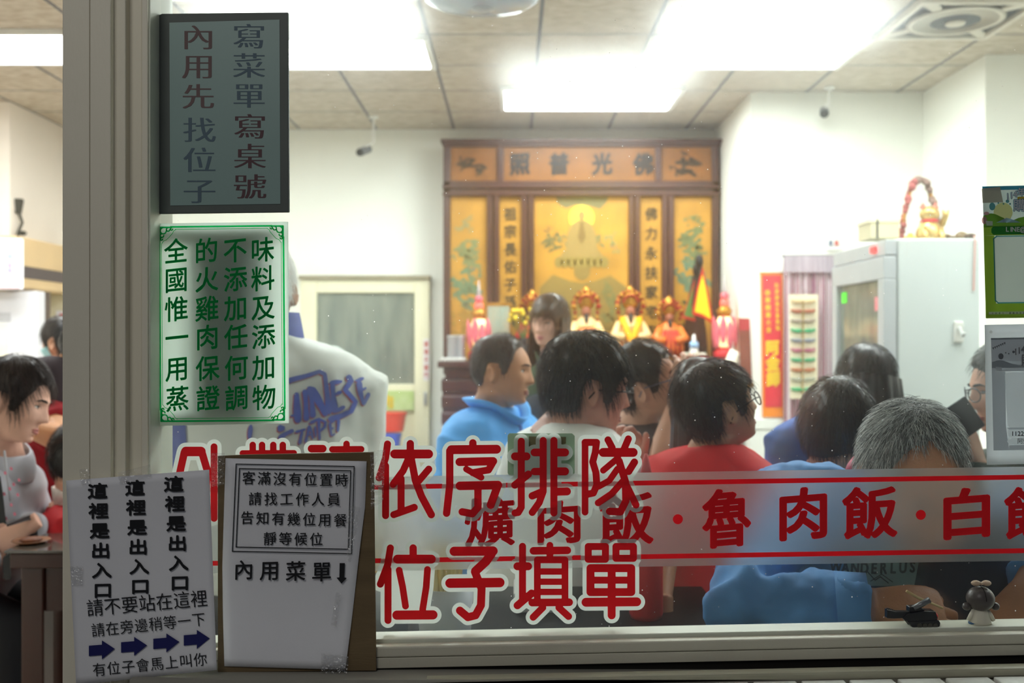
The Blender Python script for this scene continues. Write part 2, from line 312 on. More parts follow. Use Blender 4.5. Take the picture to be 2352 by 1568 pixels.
# ================================================================== writing
_GC = {}
def glyph(ch, off=0.):
    """outline of a character from Blender's built-in font as (vertices, faces), 1 em"""
    k = (ch, off)
    if k not in _GC:
        c = bpy.data.curves.new('g', 'FONT'); c.body = ch; c.size = 1; c.offset = off; c.resolution_u = 3
        o = bpy.data.objects.new('g', c); C.objects.link(o)
        dg = bpy.context.evaluated_depsgraph_get(); dg.update(); ev = o.evaluated_get(dg); me = ev.to_mesh()
        _GC[k] = ([(v.co.x, v.co.y) for v in me.vertices], [tuple(p.vertices) for p in me.polygons])
        ev.to_mesh_clear(); bpy.data.objects.remove(o); bpy.data.curves.remove(c)
    return _GC[k]
class Ink:
    """flat writing in picture pixels on the plane at depth Y"""
    def __init__(s, Y): s.Y = Y; s.mb = MB(); s.k = 0
    def put(s, ch, cu, cv, w, h=None, off=0., shear=0., slant=0., rot=0., smear=(0, 0), fit=False, warp=None):
        h = h or w; V, Fc = glyph(ch, min(off, 0.))
        if fit:
            xs = [p[0] for p in V]; ys = [p[1] for p in V]; x0, x1, y0, y1 = min(xs), max(xs), min(ys), max(ys)
            if x1-x0 < 1e-6 or y1-y0 < 1e-6: return
            q = [((x-x0)/(x1-x0)-.5, (y-y0)/(y1-y0)-.5) for x, y in V]
        else:
            wch = .5 if ord(ch) > 0x2000 else (max(p[0] for p in V)+min(p[0] for p in V))/2
            q = [(x-wch, y-.38) for x, y in V]
        cr, sr = math.cos(rot), math.sin(rot); r = max(off, 0.)*w
        sh = [(0, 0)] if r == 0 and smear == (0, 0) else [((r+smear[0])*math.cos(a*math.pi/4), (r+smear[1])*math.sin(a*math.pi/4)) for a in range(8)] if r else [(-smear[0], -smear[1]), (0, 0), (smear[0], smear[1])]
        if r > 3: sh += [(a*.5, b*.5) for a, b in sh]+[(0, 0)]
        for da, db in sh:
            out = []
            for x, y in q:
                x2 = (x+slant*y)*w+da; y2 = (y+shear*x)*h+db
                u, v = cu+x2*cr-y2*sr, cv-(x2*sr+y2*cr)
                if warp: u, v = warp(u, v)
                out.append(P(u, v, s.Y-s.k*1e-5))
            s.mb.add(out, Fc); s.k = (s.k+1) % 40
        return s
    def poly(s, pts, lift=0.):
        s.mb.add([P(u, v, s.Y-lift) for u, v in pts], [tuple(range(len(pts)))]); return s
    def stroke(s, pts, w, cap=10):
        """round-ended stroke through pixel points"""
        r = w/2
        for i, (u, v) in enumerate(pts):
            y = s.Y-s.k*1.5e-5; s.k = (s.k+1) % 8
            s.mb.add([P(u+r*math.cos(2*math.pi*k/20), v-r*math.sin(2*math.pi*k/20), y) for k in range(20)], [tuple(range(20))])
            if i:
                a, b = pts[i-1]; d = math.hypot(u-a, v-b) or 1; nx, ny = -(v-b)/d*r, (u-a)/d*r
                y = s.Y-s.k*1.5e-5; s.k = (s.k+1) % 8
                q = [(a+nx, b+ny), (u+nx, v+ny), (u-nx, v-ny), (a-nx, b-ny)]
                s.mb.add([P(*p, y) for p in q], [(0, 1, 2, 3)])
        return s
    def line(s, pts, w):
        for i in range(len(pts)-1):
            (a, b), (u, v) = pts[i], pts[i+1]; d = math.hypot(u-a, v-b) or 1; e = w/2/d
            nx, ny = -(v-b)*e, (u-a)*e; tx, ty = (u-a)*e, (v-b)*e; y = s.Y-s.k*1.5e-5; s.k = (s.k+1) % 8
            s.mb.add([P(p, q, y) for p, q in ((a-tx+nx, b-ty+ny), (u+tx+nx, v+ty+ny), (u+tx-nx, v+ty-ny), (a-tx-nx, b-ty-ny))], [(0, 1, 2, 3)])
        return s
    def fill(s, strokes, rects=(), step=1.1):
        """one clean outline around round-ended strokes and boxes (union by distance field)"""
        q = [p for w_, pts in strokes for p in pts]; mw = max(w_ for w_, _ in strokes)/2+2
        u0, u1, v0, v1 = min(p[0] for p in q)-mw, max(p[0] for p in q)+mw, min(p[1] for p in q)-mw, max(p[1] for p in q)+mw
        nu, nv = int((u1-u0)/step)+2, int((v1-v0)/step)+2
        U, W = np.meshgrid(u0+step*np.arange(nu), v0+step*np.arange(nv)); D = np.full(U.shape, 1e3)
        for w_, pts in strokes:
            for i in range(max(1, len(pts)-1)):
                a, b = pts[i], pts[min(i+1, len(pts)-1)]; dx, dy = b[0]-a[0], b[1]-a[1]; L2 = dx*dx+dy*dy or 1
                t = np.clip(((U-a[0])*dx+(W-a[1])*dy)/L2, 0, 1); D = np.minimum(D, np.hypot(U-a[0]-t*dx, W-a[1]-t*dy)-w_/2)
        for a, b, c, d in rects: D = np.minimum(D, np.maximum(np.maximum(a-U, U-b), np.maximum(c-W, W-d)))
        I = D < 0; add = lambda poly: s.mb.add([P(u, v, s.Y) for u, v in poly], [tuple(range(len(poly)))])
        for j in range(nv-1):
            full = I[j, :-1] & I[j, 1:] & I[j+1, :-1] & I[j+1, 1:]; some = (I[j, :-1] | I[j, 1:] | I[j+1, :-1] | I[j+1, 1:]) & ~full
            i = 0; vA, vB = v0+step*j, v0+step*(j+1)
            while i < nu-1:
                if full[i]:
                    k = i
                    while k < nu-1 and full[k]: k += 1
                    add([(u0+step*i, vB), (u0+step*k, vB), (u0+step*k, vA), (u0+step*i, vA)]); i = k; continue
                if some[i]:
                    cs = [(i, j+1), (i+1, j+1), (i+1, j), (i, j)]; poly = []
                    for n in range(4):
                        (ax, ay), (bx, by) = cs[n], cs[(n+1) % 4]; da, db = D[ay, ax], D[by, bx]
                        if da < 0: poly.append((u0+step*ax, v0+step*ay))
                        if (da < 0) != (db < 0): f = da/(da-db); poly.append((u0+step*(ax+f*(bx-ax)), v0+step*(ay+f*(by-ay))))
                    if len(poly) > 2: add(poly)
                i += 1
        return s
    def build(s, name, m, parent): 
        o = s.mb.build(name, m, parent)
        bm = bmesh.new(); bm.from_mesh(o.data)                      # every face looks to the street
        fl = [f for f in bm.faces if f.normal.y > 0]
        if fl: bmesh.ops.reverse_faces(bm, faces=fl)
        bm.to_mesh(o.data); bm.free(); return o
def slab(pts, Y, th, name, m, parent=None, bevel=0.):
    """flat board of pixel outline pts, front at Y, thickness th"""
    return MB().prism([(P(u, v, Y).x, P(u, v, Y).z) for u, v in pts], Y, Y+th).build(name, m, parent, bevel=bevel, fix=True)
def sheet(fn, nu, nv, name, m, parent, th=.0003):
    """bent paper: fn(s, t) -> world point"""
    V = [fn(i/nu, j/nv) for j in range(nv+1) for i in range(nu+1)]
    Fc = [(j*(nu+1)+i, (j+1)*(nu+1)+i, (j+1)*(nu+1)+i+1, j*(nu+1)+i+1) for j in range(nv) for i in range(nu)]
    return MB().add(V, Fc).build(name, m, parent, smooth=True, solid=th)

M_red = mat('red_vinyl', '#ee1622', .45, .04, 20, tl=.18)
M_vwhite = mat('white_vinyl', '#e3eae3', .5, .03, 20, tl=.5)
M_ink = mat('black_ink', '#15161a', .6, .1)
M_paper = mat('printer_paper', '#e6e6ea', .5, .03, 5, .06, 30, tl=.06)
SY = GY-.0012                                       # stickers sit on the street side of the pane

# ------------------------------------------------------------------ frosted menu band
def frosted():
    m, nt, out = newmat('frosted_film'); L = nt.links.new
    geo = N(nt, 'NewGeometry'); no = N(nt, 'TexNoise'); no.inputs['Scale'].default_value = 900; L(geo.outputs['Position'], no.inputs['Vector'])
    rf = N(nt, 'BsdfRefraction'); rf.inputs['Roughness'].default_value = .55; rf.inputs['IOR'].default_value = 1.38; rf.inputs[0].default_value = (.88, .9, .9, 1)
    df = N(nt, 'BsdfDiffuse'); df.inputs[0].default_value = (.62, .64, .64, 1)
    tl = N(nt, 'BsdfTranslucent'); tl.inputs[0].default_value = (.75, .77, .77, 1)
    a = N(nt, 'MixShader'); a.inputs[0].default_value = .35; L(df.outputs[0], a.inputs[1]); L(tl.outputs[0], a.inputs[2])
    mr = N(nt, 'MapRange'); L(no.outputs[0], mr.inputs[0]); mr.inputs[3].default_value = .14; mr.inputs[4].default_value = .24
    b = N(nt, 'MixShader'); L(mr.outputs[0], b.inputs[0]); L(rf.outputs[0], b.inputs[1]); L(a.outputs[0], b.inputs[2])
    L(b.outputs[0], out.inputs[0]); return m
bl = lambda u, v: v+.0155*(1600-u)                   # the band climbs to the right like the frame
band = thing('menu_film', P(1700, 1190, SY), 'frosted strip across the window listing rice dishes in red characters', 'window film')
ik = Ink(SY); ik.poly([(480, bl(480, 1083)), (480, bl(480, 1299)), (2560, bl(2560, 1299)), (2560, bl(2560, 1083))]); ik.build('film', frosted(), band)
for v, w_ in ((1107, 11), (1276, 11)):
    ik = Ink(SY-.0002); ik.line([(480, bl(480, v)), (2560, bl(2560, v))], w_); ik.build('red_stripe', M_red, band)
ik = Ink(SY-.0003)
for ch, u0, v0, u1, v1, off in (('爌', 1070, 1142, 1180, 1253, .02), ('肉', 1238, 1152, 1330, 1246, .028), ('飯', 1378, 1132, 1498, 1250, .024), ('魯', 1616, 1124, 1722, 1254, .026),
                           ('肉', 1794, 1122, 1896, 1236, .03), ('飯', 1938, 1119, 2058, 1234, .026), ('白', 2171, 1123, 2270, 1233, .034), ('飯', 2310, 1119, 2430, 1234, .026)):
    ik.put(ch, (u0+u1)/2, (v0+v1)/2, u1-u0, v1-v0, off=off, shear=.07, fit=True, smear=(1.0, .4))
ik.stroke([(1557, 1192)], 23); ik.stroke([(2115, 1182)], 23)
ik.build('lettering', M_red, band)

# ------------------------------------------------------------------ big round red characters with pale outline
zf = lambda x, y: (840+x/2.735, 960+y/2.735)
zg = lambda x, y: (340+x/4.2, 940+y/4.2)
BIG = {
 'yi': [(44, [(137, 162), (125, 250), (84, 375)]), (44, [(125, 300), (125, 612)]), (46, [(280, 160), (280, 215)]), (56, [(182, 225), (395, 225)]),
        (44, [(268, 255), (235, 330), (172, 415)]), (44, [(222, 380), (222, 585)]), (44, [(176, 606), (305, 560)]), (46, [(285, 250), (312, 390), (350, 490), (412, 606)]), (44, [(396, 320), (335, 392)])],
 'xu': [(46, [(673, 155), (673, 200)]), (56, [(538, 198), (822, 195)]), (46, [(528, 205), (528, 420), (508, 597)]), (52, [(590, 275), (800, 270)]), (44, [(798, 280), (772, 325), (672, 342)]),
        (40, [(632, 320), (725, 372)]), (54, [(592, 425), (830, 420)]), (50, [(830, 422), (785, 545)]), (46, [(705, 445), (705, 560), (670, 600), (606, 588)])],
 'pai': [(44, [(977, 145), (977, 560), (958, 592), (938, 595)]), (50, [(938, 240), (1010, 240)]), (46, [(937, 420), (1022, 352)]), (44, [(1115, 140), (1115, 460), (1090, 530), (1046, 592)]),
        (48, [(1060, 215), (1105, 215)]), (46, [(1060, 335), (1105, 335)]), (46, [(1046, 488), (1108, 462)]), (44, [(1182, 140), (1182, 595)]), (50, [(1190, 215), (1252, 215)]), (50, [(1190, 334), (1252, 334)]), (50, [(1190, 462), (1264, 460)])],
 'dui': [(42, [(1378, 155), (1378, 590)]), (44, [(1378, 152), (1450, 152), (1442, 215), (1426, 275), (1446, 340), (1452, 420), (1430, 470), (1392, 478)]), (44, [(1522, 136), (1548, 185)]), (44, [(1650, 130), (1618, 205)]),
         (56, [(1492, 215), (1680, 215)]), (40, [(1585, 250), (1492, 328)]), (40, [(1580, 320), (1530, 392), (1465, 428)]), (42, [(1612, 400), (1545, 475), (1460, 532)]), (46, [(1688, 276), (1652, 334)]),
         (46, [(1592, 270), (1632, 400), (1634, 520), (1600, 588), (1532, 585)]), (44, [(1640, 425), (1698, 545)])],
 'wei': [(44, [(155, 815), (138, 920), (92, 1042)]), (44, [(140, 950), (140, 1270)]), (46, [(298, 815), (298, 860)]), (56, [(200, 885), (412, 885)]), (42, [(210, 955), (232, 1060), (250, 1180)]), (42, [(388, 950), (380, 1060), (358, 1200)]), (58, [(196, 1237), (422, 1235)])],
 'zi': [(58, [(556, 836), (800, 834)]), (56, [(790, 850), (755, 900), (690, 960)]), (60, [(530, 1036), (842, 1032)]), (50, [(686, 965), (728, 1070), (724, 1175), (690, 1238), (642, 1250), (592, 1208)])],
 'tian': [(44, [(985, 805), (985, 1140)]), (50, [(953, 930), (1020, 930)]), (48, [(953, 1176), (1042, 1100)]), (42, [(1157, 798), (1157, 880)]), (48, [(1054, 833), (1266, 830)]),
          (42, [(1078, 890), (1252, 890)]), (42, [(1078, 890), (1078, 1155)]), (42, [(1252, 890), (1252, 1155)]), (40, [(1080, 963), (1250, 963)]), (40, [(1080, 1027), (1250, 1027)]), (40, [(1080, 1091), (1250, 1091)]),
          (48, [(1046, 1158), (1278, 1156)]), (44, [(1112, 1190), (1052, 1250)]), (44, [(1214, 1190), (1274, 1245)])],
 'dan': [(44, [(1398, 806), (1506, 806), (1506, 886), (1398, 886), (1398, 806)]), (44, [(1572, 806), (1682, 806), (1682, 880), (1572, 880), (1572, 806)]),
         (50, [(1412, 942), (1668, 942), (1668, 1092), (1412, 1092), (1412, 942)]), (44, [(1412, 1017), (1668, 1017)]), (50, [(1545, 945), (1545, 1238)]), (56, [(1384, 1156), (1702, 1153)])],
}
TOP = {
 'wai': [(92, [(365, 405), (510, 405)]), (72, [(350, 415), (300, 640), (250, 760)]), (72, [(520, 415), (575, 600), (560, 740)]), (66, [(637, 360), (637, 1050)])],
 'dai': [(62, [(1010, 342), (1010, 420)]), (62, [(1100, 342), (1100, 420)]), (62, [(1208, 342), (1208, 420)]), (62, [(1300, 342), (1300, 420)]), (58, [(912, 422), (1408, 420)]), (60, [(1155, 430), (1155, 520)])],
 'qing': [(74, [(1578, 378), (1685, 378)]), (62, [(1915, 332), (1915, 390)]), (62, [(1778, 385), (2056, 383)]), (60, [(1915, 400), (1915, 480)])],
}
ADJ = {'yi': 'first in the upper row, touching the cardboard', 'xu': 'with a dot over a bar, second in the upper row', 'pai': 'stuck over the pale green square', 'dui': 'last in the upper row',
       'wei': 'first in the lower row, touching the cardboard', 'zi': 'with a hooked tail, second in the lower row', 'tian': 'with two feet and stacked bars in the lower row', 'dan': 'with two small squares on top in the lower row',
       'wai': 'behind the white entrance notice', 'dai': 'with four upright prongs above the cardboard', 'qing': 'showing a bar and a dotted bar above the cardboard'}
for tab, z, ext in ((TOP, zg, 78), (BIG, zf, 50)):
    for key, strokes in tab.items():
        k = z(1, 0)[0]-z(0, 0)[0]; c0 = z(*strokes[0][1][0])
        t = thing('window_character', P(*c0, SY), 'big round red character '+ADJ[key], 'window lettering', 'big red characters stuck on the window')
        ik = Ink(SY-.0006)
        out_ = [((w_+ext)*k, [z(*p) for p in pts]) for w_, pts in strokes]; rects_ = []
        if key in ('dan', 'tian', 'pai', 'xu', 'yi', 'dui', 'wei'):  # the outline sheet also fills the counters
            q = [z(*p) for w_, pts in strokes for p in pts]; uu = [p[0] for p in q]; vv = [p[1] for p in q]
            f = {'dan': (.08, .08, .0, .25), 'tian': (.32, .1, .05, .2), 'pai': (.1, .25, .1, .1), 'xu': (.15, .22, .1, .12), 'yi': (.2, .3, .25, .12), 'dui': (.08, .25, .2, .1), 'wei': (.15, .1, .25, .05)}[key]
            a, b, c, d = min(uu), max(uu), min(vv), max(vv); W_, H_ = b-a, d-c
            rects_ = [(a+f[0]*W_, b-f[1]*W_, c+f[2]*H_, d-f[3]*H_)]
        ik.fill(out_, rects_)
        ik.build('outline', M_vwhite, t)
        ik = Ink(SY-.0012)
        ik.fill([(w_*k, [z(*p) for p in pts]) for w_, pts in strokes])
        ik.build('strokes', M_red, t)

# pale green square stuck inside the pane
sq = thing('sticker_square', P(1242, 1045, GY+.012), 'pale green square sticker under the red characters', 'sticker')
slab([(1166, 1000), (1170, 995), (1314, 995), (1320, 1001), (1320, 1086), (1314, 1092), (1170, 1092), (1166, 1086)], GY+.0062, .0015, 'plate', mat('pale_green_plastic', '#b9cdb2', .5, .06, 12, tl=.22), sq)
ik = Ink(GY+.0057); ik.poly([(1215, 1002), (1215, 1030), (1240, 1022), (1262, 1032), (1300, 1018), (1300, 1003)]); ik.build('stain', mat('brown_stain', '#8f8060', .8, .3, 60, tl=.2), sq)

# ------------------------------------------------------------------ green framed notice
M_opal = mat('opal_acrylic', '#f2fbf5', .25, .02, 3, tl=.9)
gs = thing('green_notice', P(510, 742, SY), 'white acrylic notice with green border and green vertical writing', 'sign')
slab([(358, 513), (661, 509), (663, 972), (359, 978)], SY-.004, .0035, 'panel', M_opal, gs, .0006)
M_grn = mat('green_ink', '#16cf70', .5, .05, 20, tl=.75)
ik = Ink(SY-.0044)
for i, col in enumerate(('全國惟一用蒸', '的火雞肉保證', '不添加任何調', '味料及添加物')):
    for j, ch in enumerate(col):
        ik.put(ch, (404, 474, 540, 603)[i]+j*.7, (576, 642, 709, 775, 846, 915)[j]-i*1.0, 56, 60, off=.009, shear=.10, smear=(.2, .5))
ik.build('lettering', M_grn, gs)
ik = Ink(SY-.0044)
R_ = [(366, 521), (651, 518), (655, 965), (369, 968)]
ik.line([(393, 521), (623, 518.5)], 4.2); ik.line([(651, 545), (654, 937)], 4.2); ik.line([(398, 967), (628, 965)], 4.2); ik.line([(366.5, 550), (368.5, 940)], 4.2)
ik.line([(402, 526.5), (614, 524)], 1.3); ik.line([(646, 556), (649, 930)], 1.3); ik.line([(405, 961), (615, 959)], 1.3); ik.line([(371, 560), (373.5, 930)], 1.3)
for (cu, cv), sx, sy in zip(((366, 521), (651, 518), (654, 965), (369, 968)), (1, -1, -1, 1), (1, 1, -1, -1)):  # scrolled corners
    g = lambda x, y: (cu+sx*x, cv+sy*y)
    ik.stroke([g(1, 1), g(1, 28)], 4); ik.stroke([g(1, 1), g(28, 1)], 4)
    for c in ((9, 9, 7), (20, 6, 4), (6, 20, 4), (28, 5, 2.5), (5, 28, 2.5)):
        ik.stroke([g(c[0]+c[2]*math.cos(a*.55), c[1]+c[2]*math.sin(a*.55)) for a in range(9)], 3)
    ik.line([g(6, 38), g(10, 32), g(16, 30), g(22, 24), g(30, 15), g(33, 9), g(38, 6)], 1.3)
ik.build('border', M_grn, gs)
# card added behind it to block room light and darken the acrylic's middle
bk = thing('added_shade_card', P(510, 742, GY+.03), 'grey card strip added behind the green bordered notice to shade it', 'card')
M_card = mat('grey_card', '#6d746c', .8, .05)
b = MB(); Yb = GY+.018
b.prism([(P(u, v, Yb).x, P(u, v, Yb).z) for u, v in ((364, 518), (656, 516), (656, 542), (626, 551), (620, 933), (640, 942), (640, 966), (380, 968), (380, 942), (448, 933), (442, 551), (364, 551))], Yb, Yb+.001)
b.build('strip', M_card, bk, fix=True)

# ------------------------------------------------------------------ dark framed notice
ds = thing('dark_notice', P(513, 260, SY), 'dark framed teal notice with two columns of dim characters', 'sign')
slab([(361, 36), (372, 31), (662, 28), (664, 487), (361, 491)], SY-.0065, .006, 'frame', mat('dark_frame', '#545b57', .5, .1, 14), ds, .0012)
slab([(389, 52), (642, 45), (644, 468), (391, 472)], SY-.0072, .0004, 'panel', mat('teal_panel', '#87a09b', .35, .03, 4), ds)
M_n1 = mat('faded_brown_ink', '#6a5655', .6, .05); M_n2 = mat('faded_blue_ink', '#526672', .6, .05); M_n3 = mat('dull_red_ink', '#563c40', .6, .05)
vl, vr = (85, 152, 221, 298, 367, 438), (83, 150, 219, 290, 358, 428)
for txt, cu, vs, m in (('內用先', 455, vl[:3], M_n1), ('找位子', 458, vl[3:], M_n2), ('寫菜單', 572, vr[:3], M_n2), ('寫桌號', 574, vr[3:], M_n3)):
    ik = Ink(SY-.0075)
    for ch, v in zip(txt, vs): ik.put(ch, cu, v, 78, 62, off=-.012, smear=(2.0, 0))
    ik.build('lettering', m, ds)

# ------------------------------------------------------------------ entrance notice (white paper, slightly turned)
def quad(a, b, c, d):
    def f(s, t):
        x = (a[0]*(1-s)+b[0]*s)*(1-t)+(d[0]*(1-s)+c[0]*s)*t; y = (a[1]*(1-s)+b[1]*s)*(1-t)+(d[1]*(1-s)+c[1]*s)*t
        return x, y
    return f
en = thing('entrance_notice', P(325, 1325, 1.37), 'white paper notice with three columns of black characters and four blue arrows', 'notice')
YE = 1.374
q1 = quad((153, 1103), (481, 1078), (499, 1537), (176, 1572))
def bend(s, t):
    p = P(*q1(s, t), YE); p.y += .004*math.sin(s*9+t*3)*(s*.6)*.25-.0015; return p
sheet(bend, 24, 24, 'paper', M_paper, en)
ik = Ink(YE-.0035)
for k, (u0, v0, u1, v1) in enumerate(((224, 1127, 236, 1355), (310, 1120, 322, 1346), (399, 1111, 413, 1338))):
    for j, ch in enumerate('這裡是出入口'):
        t = j/5; ik.put(ch, u0+(u1-u0)*t, v0+(v1-v0)*t, 47, 37, off=.022, smear=(0, .5), shear=.03)
def row(ik, txt, a, b, w, h=None, **kw):
    n = len(txt)
    for j, ch in enumerate(txt):
        t = j/(n-1); ik.put(ch, a[0]+(b[0]-a[0])*t, a[1]+(b[1]-a[1])*t, w, h or w, rot=-math.atan2(b[1]-a[1], b[0]-a[0]), **kw)
row(ik, '請不要站在這裡', (218, 1395), (457, 1374), 40, 42)
row(ik, '請在旁邊稍等一下', (225, 1446), (456, 1422), 32, 34)
row(ik, '有位子會馬上叫你', (228, 1537), (460, 1514), 32, 33)
ik.build('lettering', M_ink, en)
ik = Ink(YE-.0035)
for cu, cv in ((234, 1492), (308, 1484), (382, 1476), (452, 1468)):
    r = lambda x, y: (cu+x, cv+y-.08*x)
    ik.poly([r(-30, -12), r(-30, 12), r(0, 12), r(0, 22), r(30, 0), r(0, -22), r(0, -12)])
ik.build('arrow', mat('navy_ink', '#1a1d5e', .6, .05), en)
# ------------------------------------------------------------------ cardboard with the menu paper
mo = thing('menu_board', P(680, 1290, 1.395), 'brown cardboard with a framed black notice on white paper', 'notice board')
YC = 1.392
slab([(500, 1047), (560, 1044), (858, 1038), (861, 1290), (864, 1540), (640, 1542), (500, 1544)], YC, .004, 'cardboard', mat('cardboard', '#6b5a40', .8, .12, 9, .1, 60, stretch=(1, 1, 6)), mo, .0006)
ctrl = ((518, 1052, 842, 1059), (514, 1200, 838, 1165), (511, 1300, 823, 1290), (512, 1420, 808, 1420), (515, 1530, 794, 1536))
def menu(s, t):
    k = min(int(t*4), 3); f = t*4-k; a, b = ctrl[k], ctrl[k+1]; m_ = [a[i]*(1-f)+b[i]*f for i in range(4)]
    u = m_[0]*(1-s)+m_[2]*s; v = m_[1]*(1-s)+m_[3]*s
    p = P(u, v, YC-.0025); p.y += .0012*math.sin(t*11)*s-.0008*math.sin(t*5+s*3); return p
sheet(menu, 16, 24, 'paper', M_paper, mo)
zc = lambda x, y: (480+x/2.7595, 1000+y/2.7595)
ik = Ink(YC-.0052)
for a in (((172, 180), (920, 196), (903, 748), (148, 733)), ((193, 209), (898, 223), (883, 720), (172, 706))):
    ik.line([zc(*p) for p in (*a, a[0])], 2.2)
row(ik, '客滿沒有位置時', zc(252, 268), zc(840, 282), 31, 32, off=.006, shear=.05, smear=(.1, .05))
row(ik, '請找工作人員', zc(292, 400), zc(790, 404), 31, 32, off=.006, shear=.05, smear=(.1, .05))
row(ik, '告知有幾位用餐', zc(242, 520), zc(832, 536), 31, 32, off=.006, shear=.05, smear=(.1, .05))
row(ik, '靜等候位', zc(386, 652), zc(680, 656), 31, 32, off=.006, shear=.05, smear=(.1, .05))
row(ik, '內用菜單', zc(220, 850), zc(714, 862), 47, 48, off=.012, shear=.05, smear=(.1, .1))
ik.build('lettering', M_ink, mo)
ik = Ink(YC-.0052); ik.poly([zc(*p) for p in ((828, 808), (826, 898), (808, 900), (840, 938), (874, 902), (857, 899), (861, 808))]); ik.build('arrow', M_ink, mo)
# clear tape
M_tape, nt_, out_ = newmat('clear_tape')
_g = N(nt_, 'BsdfGlossy'); _g.inputs['Roughness'].default_value = .2; _t = N(nt_, 'BsdfTransparent'); _m = N(nt_, 'MixShader'); _m.inputs[0].default_value = .2
_n = N(nt_, 'TexNoise'); _n.inputs['Scale'].default_value = 130; _ge = N(nt_, 'NewGeometry'); nt_.links.new(_ge.outputs['Position'], _n.inputs['Vector'])
_b = N(nt_, 'Bump'); _b.inputs['Strength'].default_value = 1; _b.inputs['Distance'].default_value = .012; nt_.links.new(_n.outputs[0], _b.inputs['Height']); nt_.links.new(_b.outputs[0], _g.inputs['Normal'])
nt_.links.new(_t.outputs[0], _m.inputs[1]); nt_.links.new(_g.outputs[0], _m.inputs[2]); nt_.links.new(_m.outputs[0], out_.inputs[0])
def tape(pts, Y, parent):
    ik = Ink(Y)
    ik.mb.add([P(u, v, Y) for u, v in pts], [tuple(range(len(pts)))]); ik.build('tape', M_tape, parent)
tape([(182, 1078), (205, 1075), (208, 1112), (186, 1114)], 1.3695, en); tape([(270, 1085), (345, 1066), (348, 1095), (275, 1112)], 1.3695, en)
tape([(160, 1300), (190, 1300), (190, 1345), (164, 1345)], 1.3695, en); tape([(484, 1040), (516, 1040), (514, 1112), (486, 1118)], 1.3838, mo)
tape([(800, 1160), (828, 1165), (806, 1290), (796, 1288)], 1.3838, mo); tape([(772, 1360), (784, 1362), (772, 1440), (760, 1436)], 1.3838, mo)
tape([(850, 1036), (885, 1032), (880, 1150), (852, 1170)], 1.3838, mo); tape([(738, 1500), (800, 1506), (798, 1552), (736, 1546)], 1.3838, mo)

# ------------------------------------------------------------------ two flyers by the picture's edge
fl = thing('green_flyer', P(2370, 580, SY), 'green and blue voting flyer with a bunting and a white square panel', 'flyer')
q2 = quad((2256, 428), (2490, 423), (2494, 728), (2264, 731))
def fpaper(q, Y, amp): 
    def g(s, t):
        p = P(*q(s, t), Y); p.y -= amp*(1+math.sin(t*8+s*2))*.5; return p
    return g
sheet(fpaper(q2, SY-.001, .0008), 8, 16, 'paper', mat('flyer_paper', '#e8ece6', .45, .03, 6, tl=.6), fl)
F1 = SY-.0024
def art(name, polys, col, Y, parent, tlv=.55):
    ik = Ink(Y)
    for p in polys: ik.poly(p)
    return ik.build(name, mat('print_'+name+col, col, .5, .04, 8, tl=tlv), parent)
circ = lambda cu, cv, r, r2=None, n=20: [(cu+r*math.cos(2*math.pi*k/n), cv-(r2 or r)*math.sin(2*math.pi*k/n)) for k in range(n)]
art('sky', [[(2257, 436), (2259, 520), (2492, 516), (2490, 431)]], '#dbe6e6', F1, fl)
art('green_area', [[(2259, 519), (2260, 541), (2492, 537), (2492, 516)], [(2260, 541), (2263.5, 697), (2288, 697), (2284, 541)], [(2263.5, 697), (2264, 730.5), (2494, 727.5), (2493, 694)]], '#8fae3c', F1, fl)
art('top_edge', [[(2256, 428), (2257, 437), (2490, 432), (2490, 423)]], '#3f87a3', F1-.0001, fl)
art('sun', [circ(2304, 487, 22)], '#e6e2a6', F1-.0001, fl)
art('hill', [[(2259, 522)]+[(2258+i*6, 496-6*math.sin(i*.5)) for i in range(9)]+[(2312, 512), (2340, 500), (2370, 494), (2420, 498), (2492, 500), (2492, 520)]], '#7cab42', F1-.0002, fl)
art('river', [[(2288, 511), (2312, 500), (2330, 505), (2345, 511)]], '#a9c8dc', F1-.0003, fl)
art('balloon', [circ(2279, 474, 7, 9), circ(2314, 462, 4), circ(2305, 468, 2), circ(2320, 468, 2), circ(2293, 466, 2)], '#6aa6ac', F1-.0003, fl)
art('blossom', [circ(2266, 490, 6, 4), circ(2261, 506, 6, 9)], '#d9a9ad', F1-.0003, fl)
art('van', [[(2264, 507), (2266, 518), (2280, 518), (2280, 508)]], '#eceeea', F1-.0004, fl)
art('bunting', [[(2258+i*4.5, 450-i*1.9), (2262+i*4.5, 449-i*1.9), (2261+i*4.5, 455-i*1.9)] for i in range(7)], '#60605a', F1-.0003, fl)
art('grey_tape', [[(2255, 433), (2257, 466), (2304, 464), (2297, 429)]], '#b5b3a2', F1-.0006, fl, .3)
art('title_bar', [[(2281, 520), (2277, 525), (2277, 534), (2282, 539), (2470, 536), (2470, 517)]], '#3c9147', F1-.0003, fl)
ik = Ink(F1-.0003); ik.line([(2470, 540), (2289, 542.5), (2282.5, 548), (2286.5, 690), (2293, 695.5), (2470, 692.5)], 3); ik.build('code_panel', mat('print_teal', '#5aa3a6', .5, tl=.5), fl)
art('white_panel', [[(2290, 543.5), (2284, 549), (2288, 689), (2294, 694), (2468, 691), (2468, 541)]], '#dfe6e3', F1-.0004, fl)
art('footer', [[(2271, 716), (2271, 722), (2480, 719), (2480, 713)]], '#e8ece4', F1-.0003, fl)
ik = Ink(F1-.0006)
for i, ch in enumerate('LINE@'): ik.put(ch, (2314, 2322, 2329, 2339, 2350)[i], 526, 15, 15, off=.03)
ik.build('lettering', M_vwhite, fl)
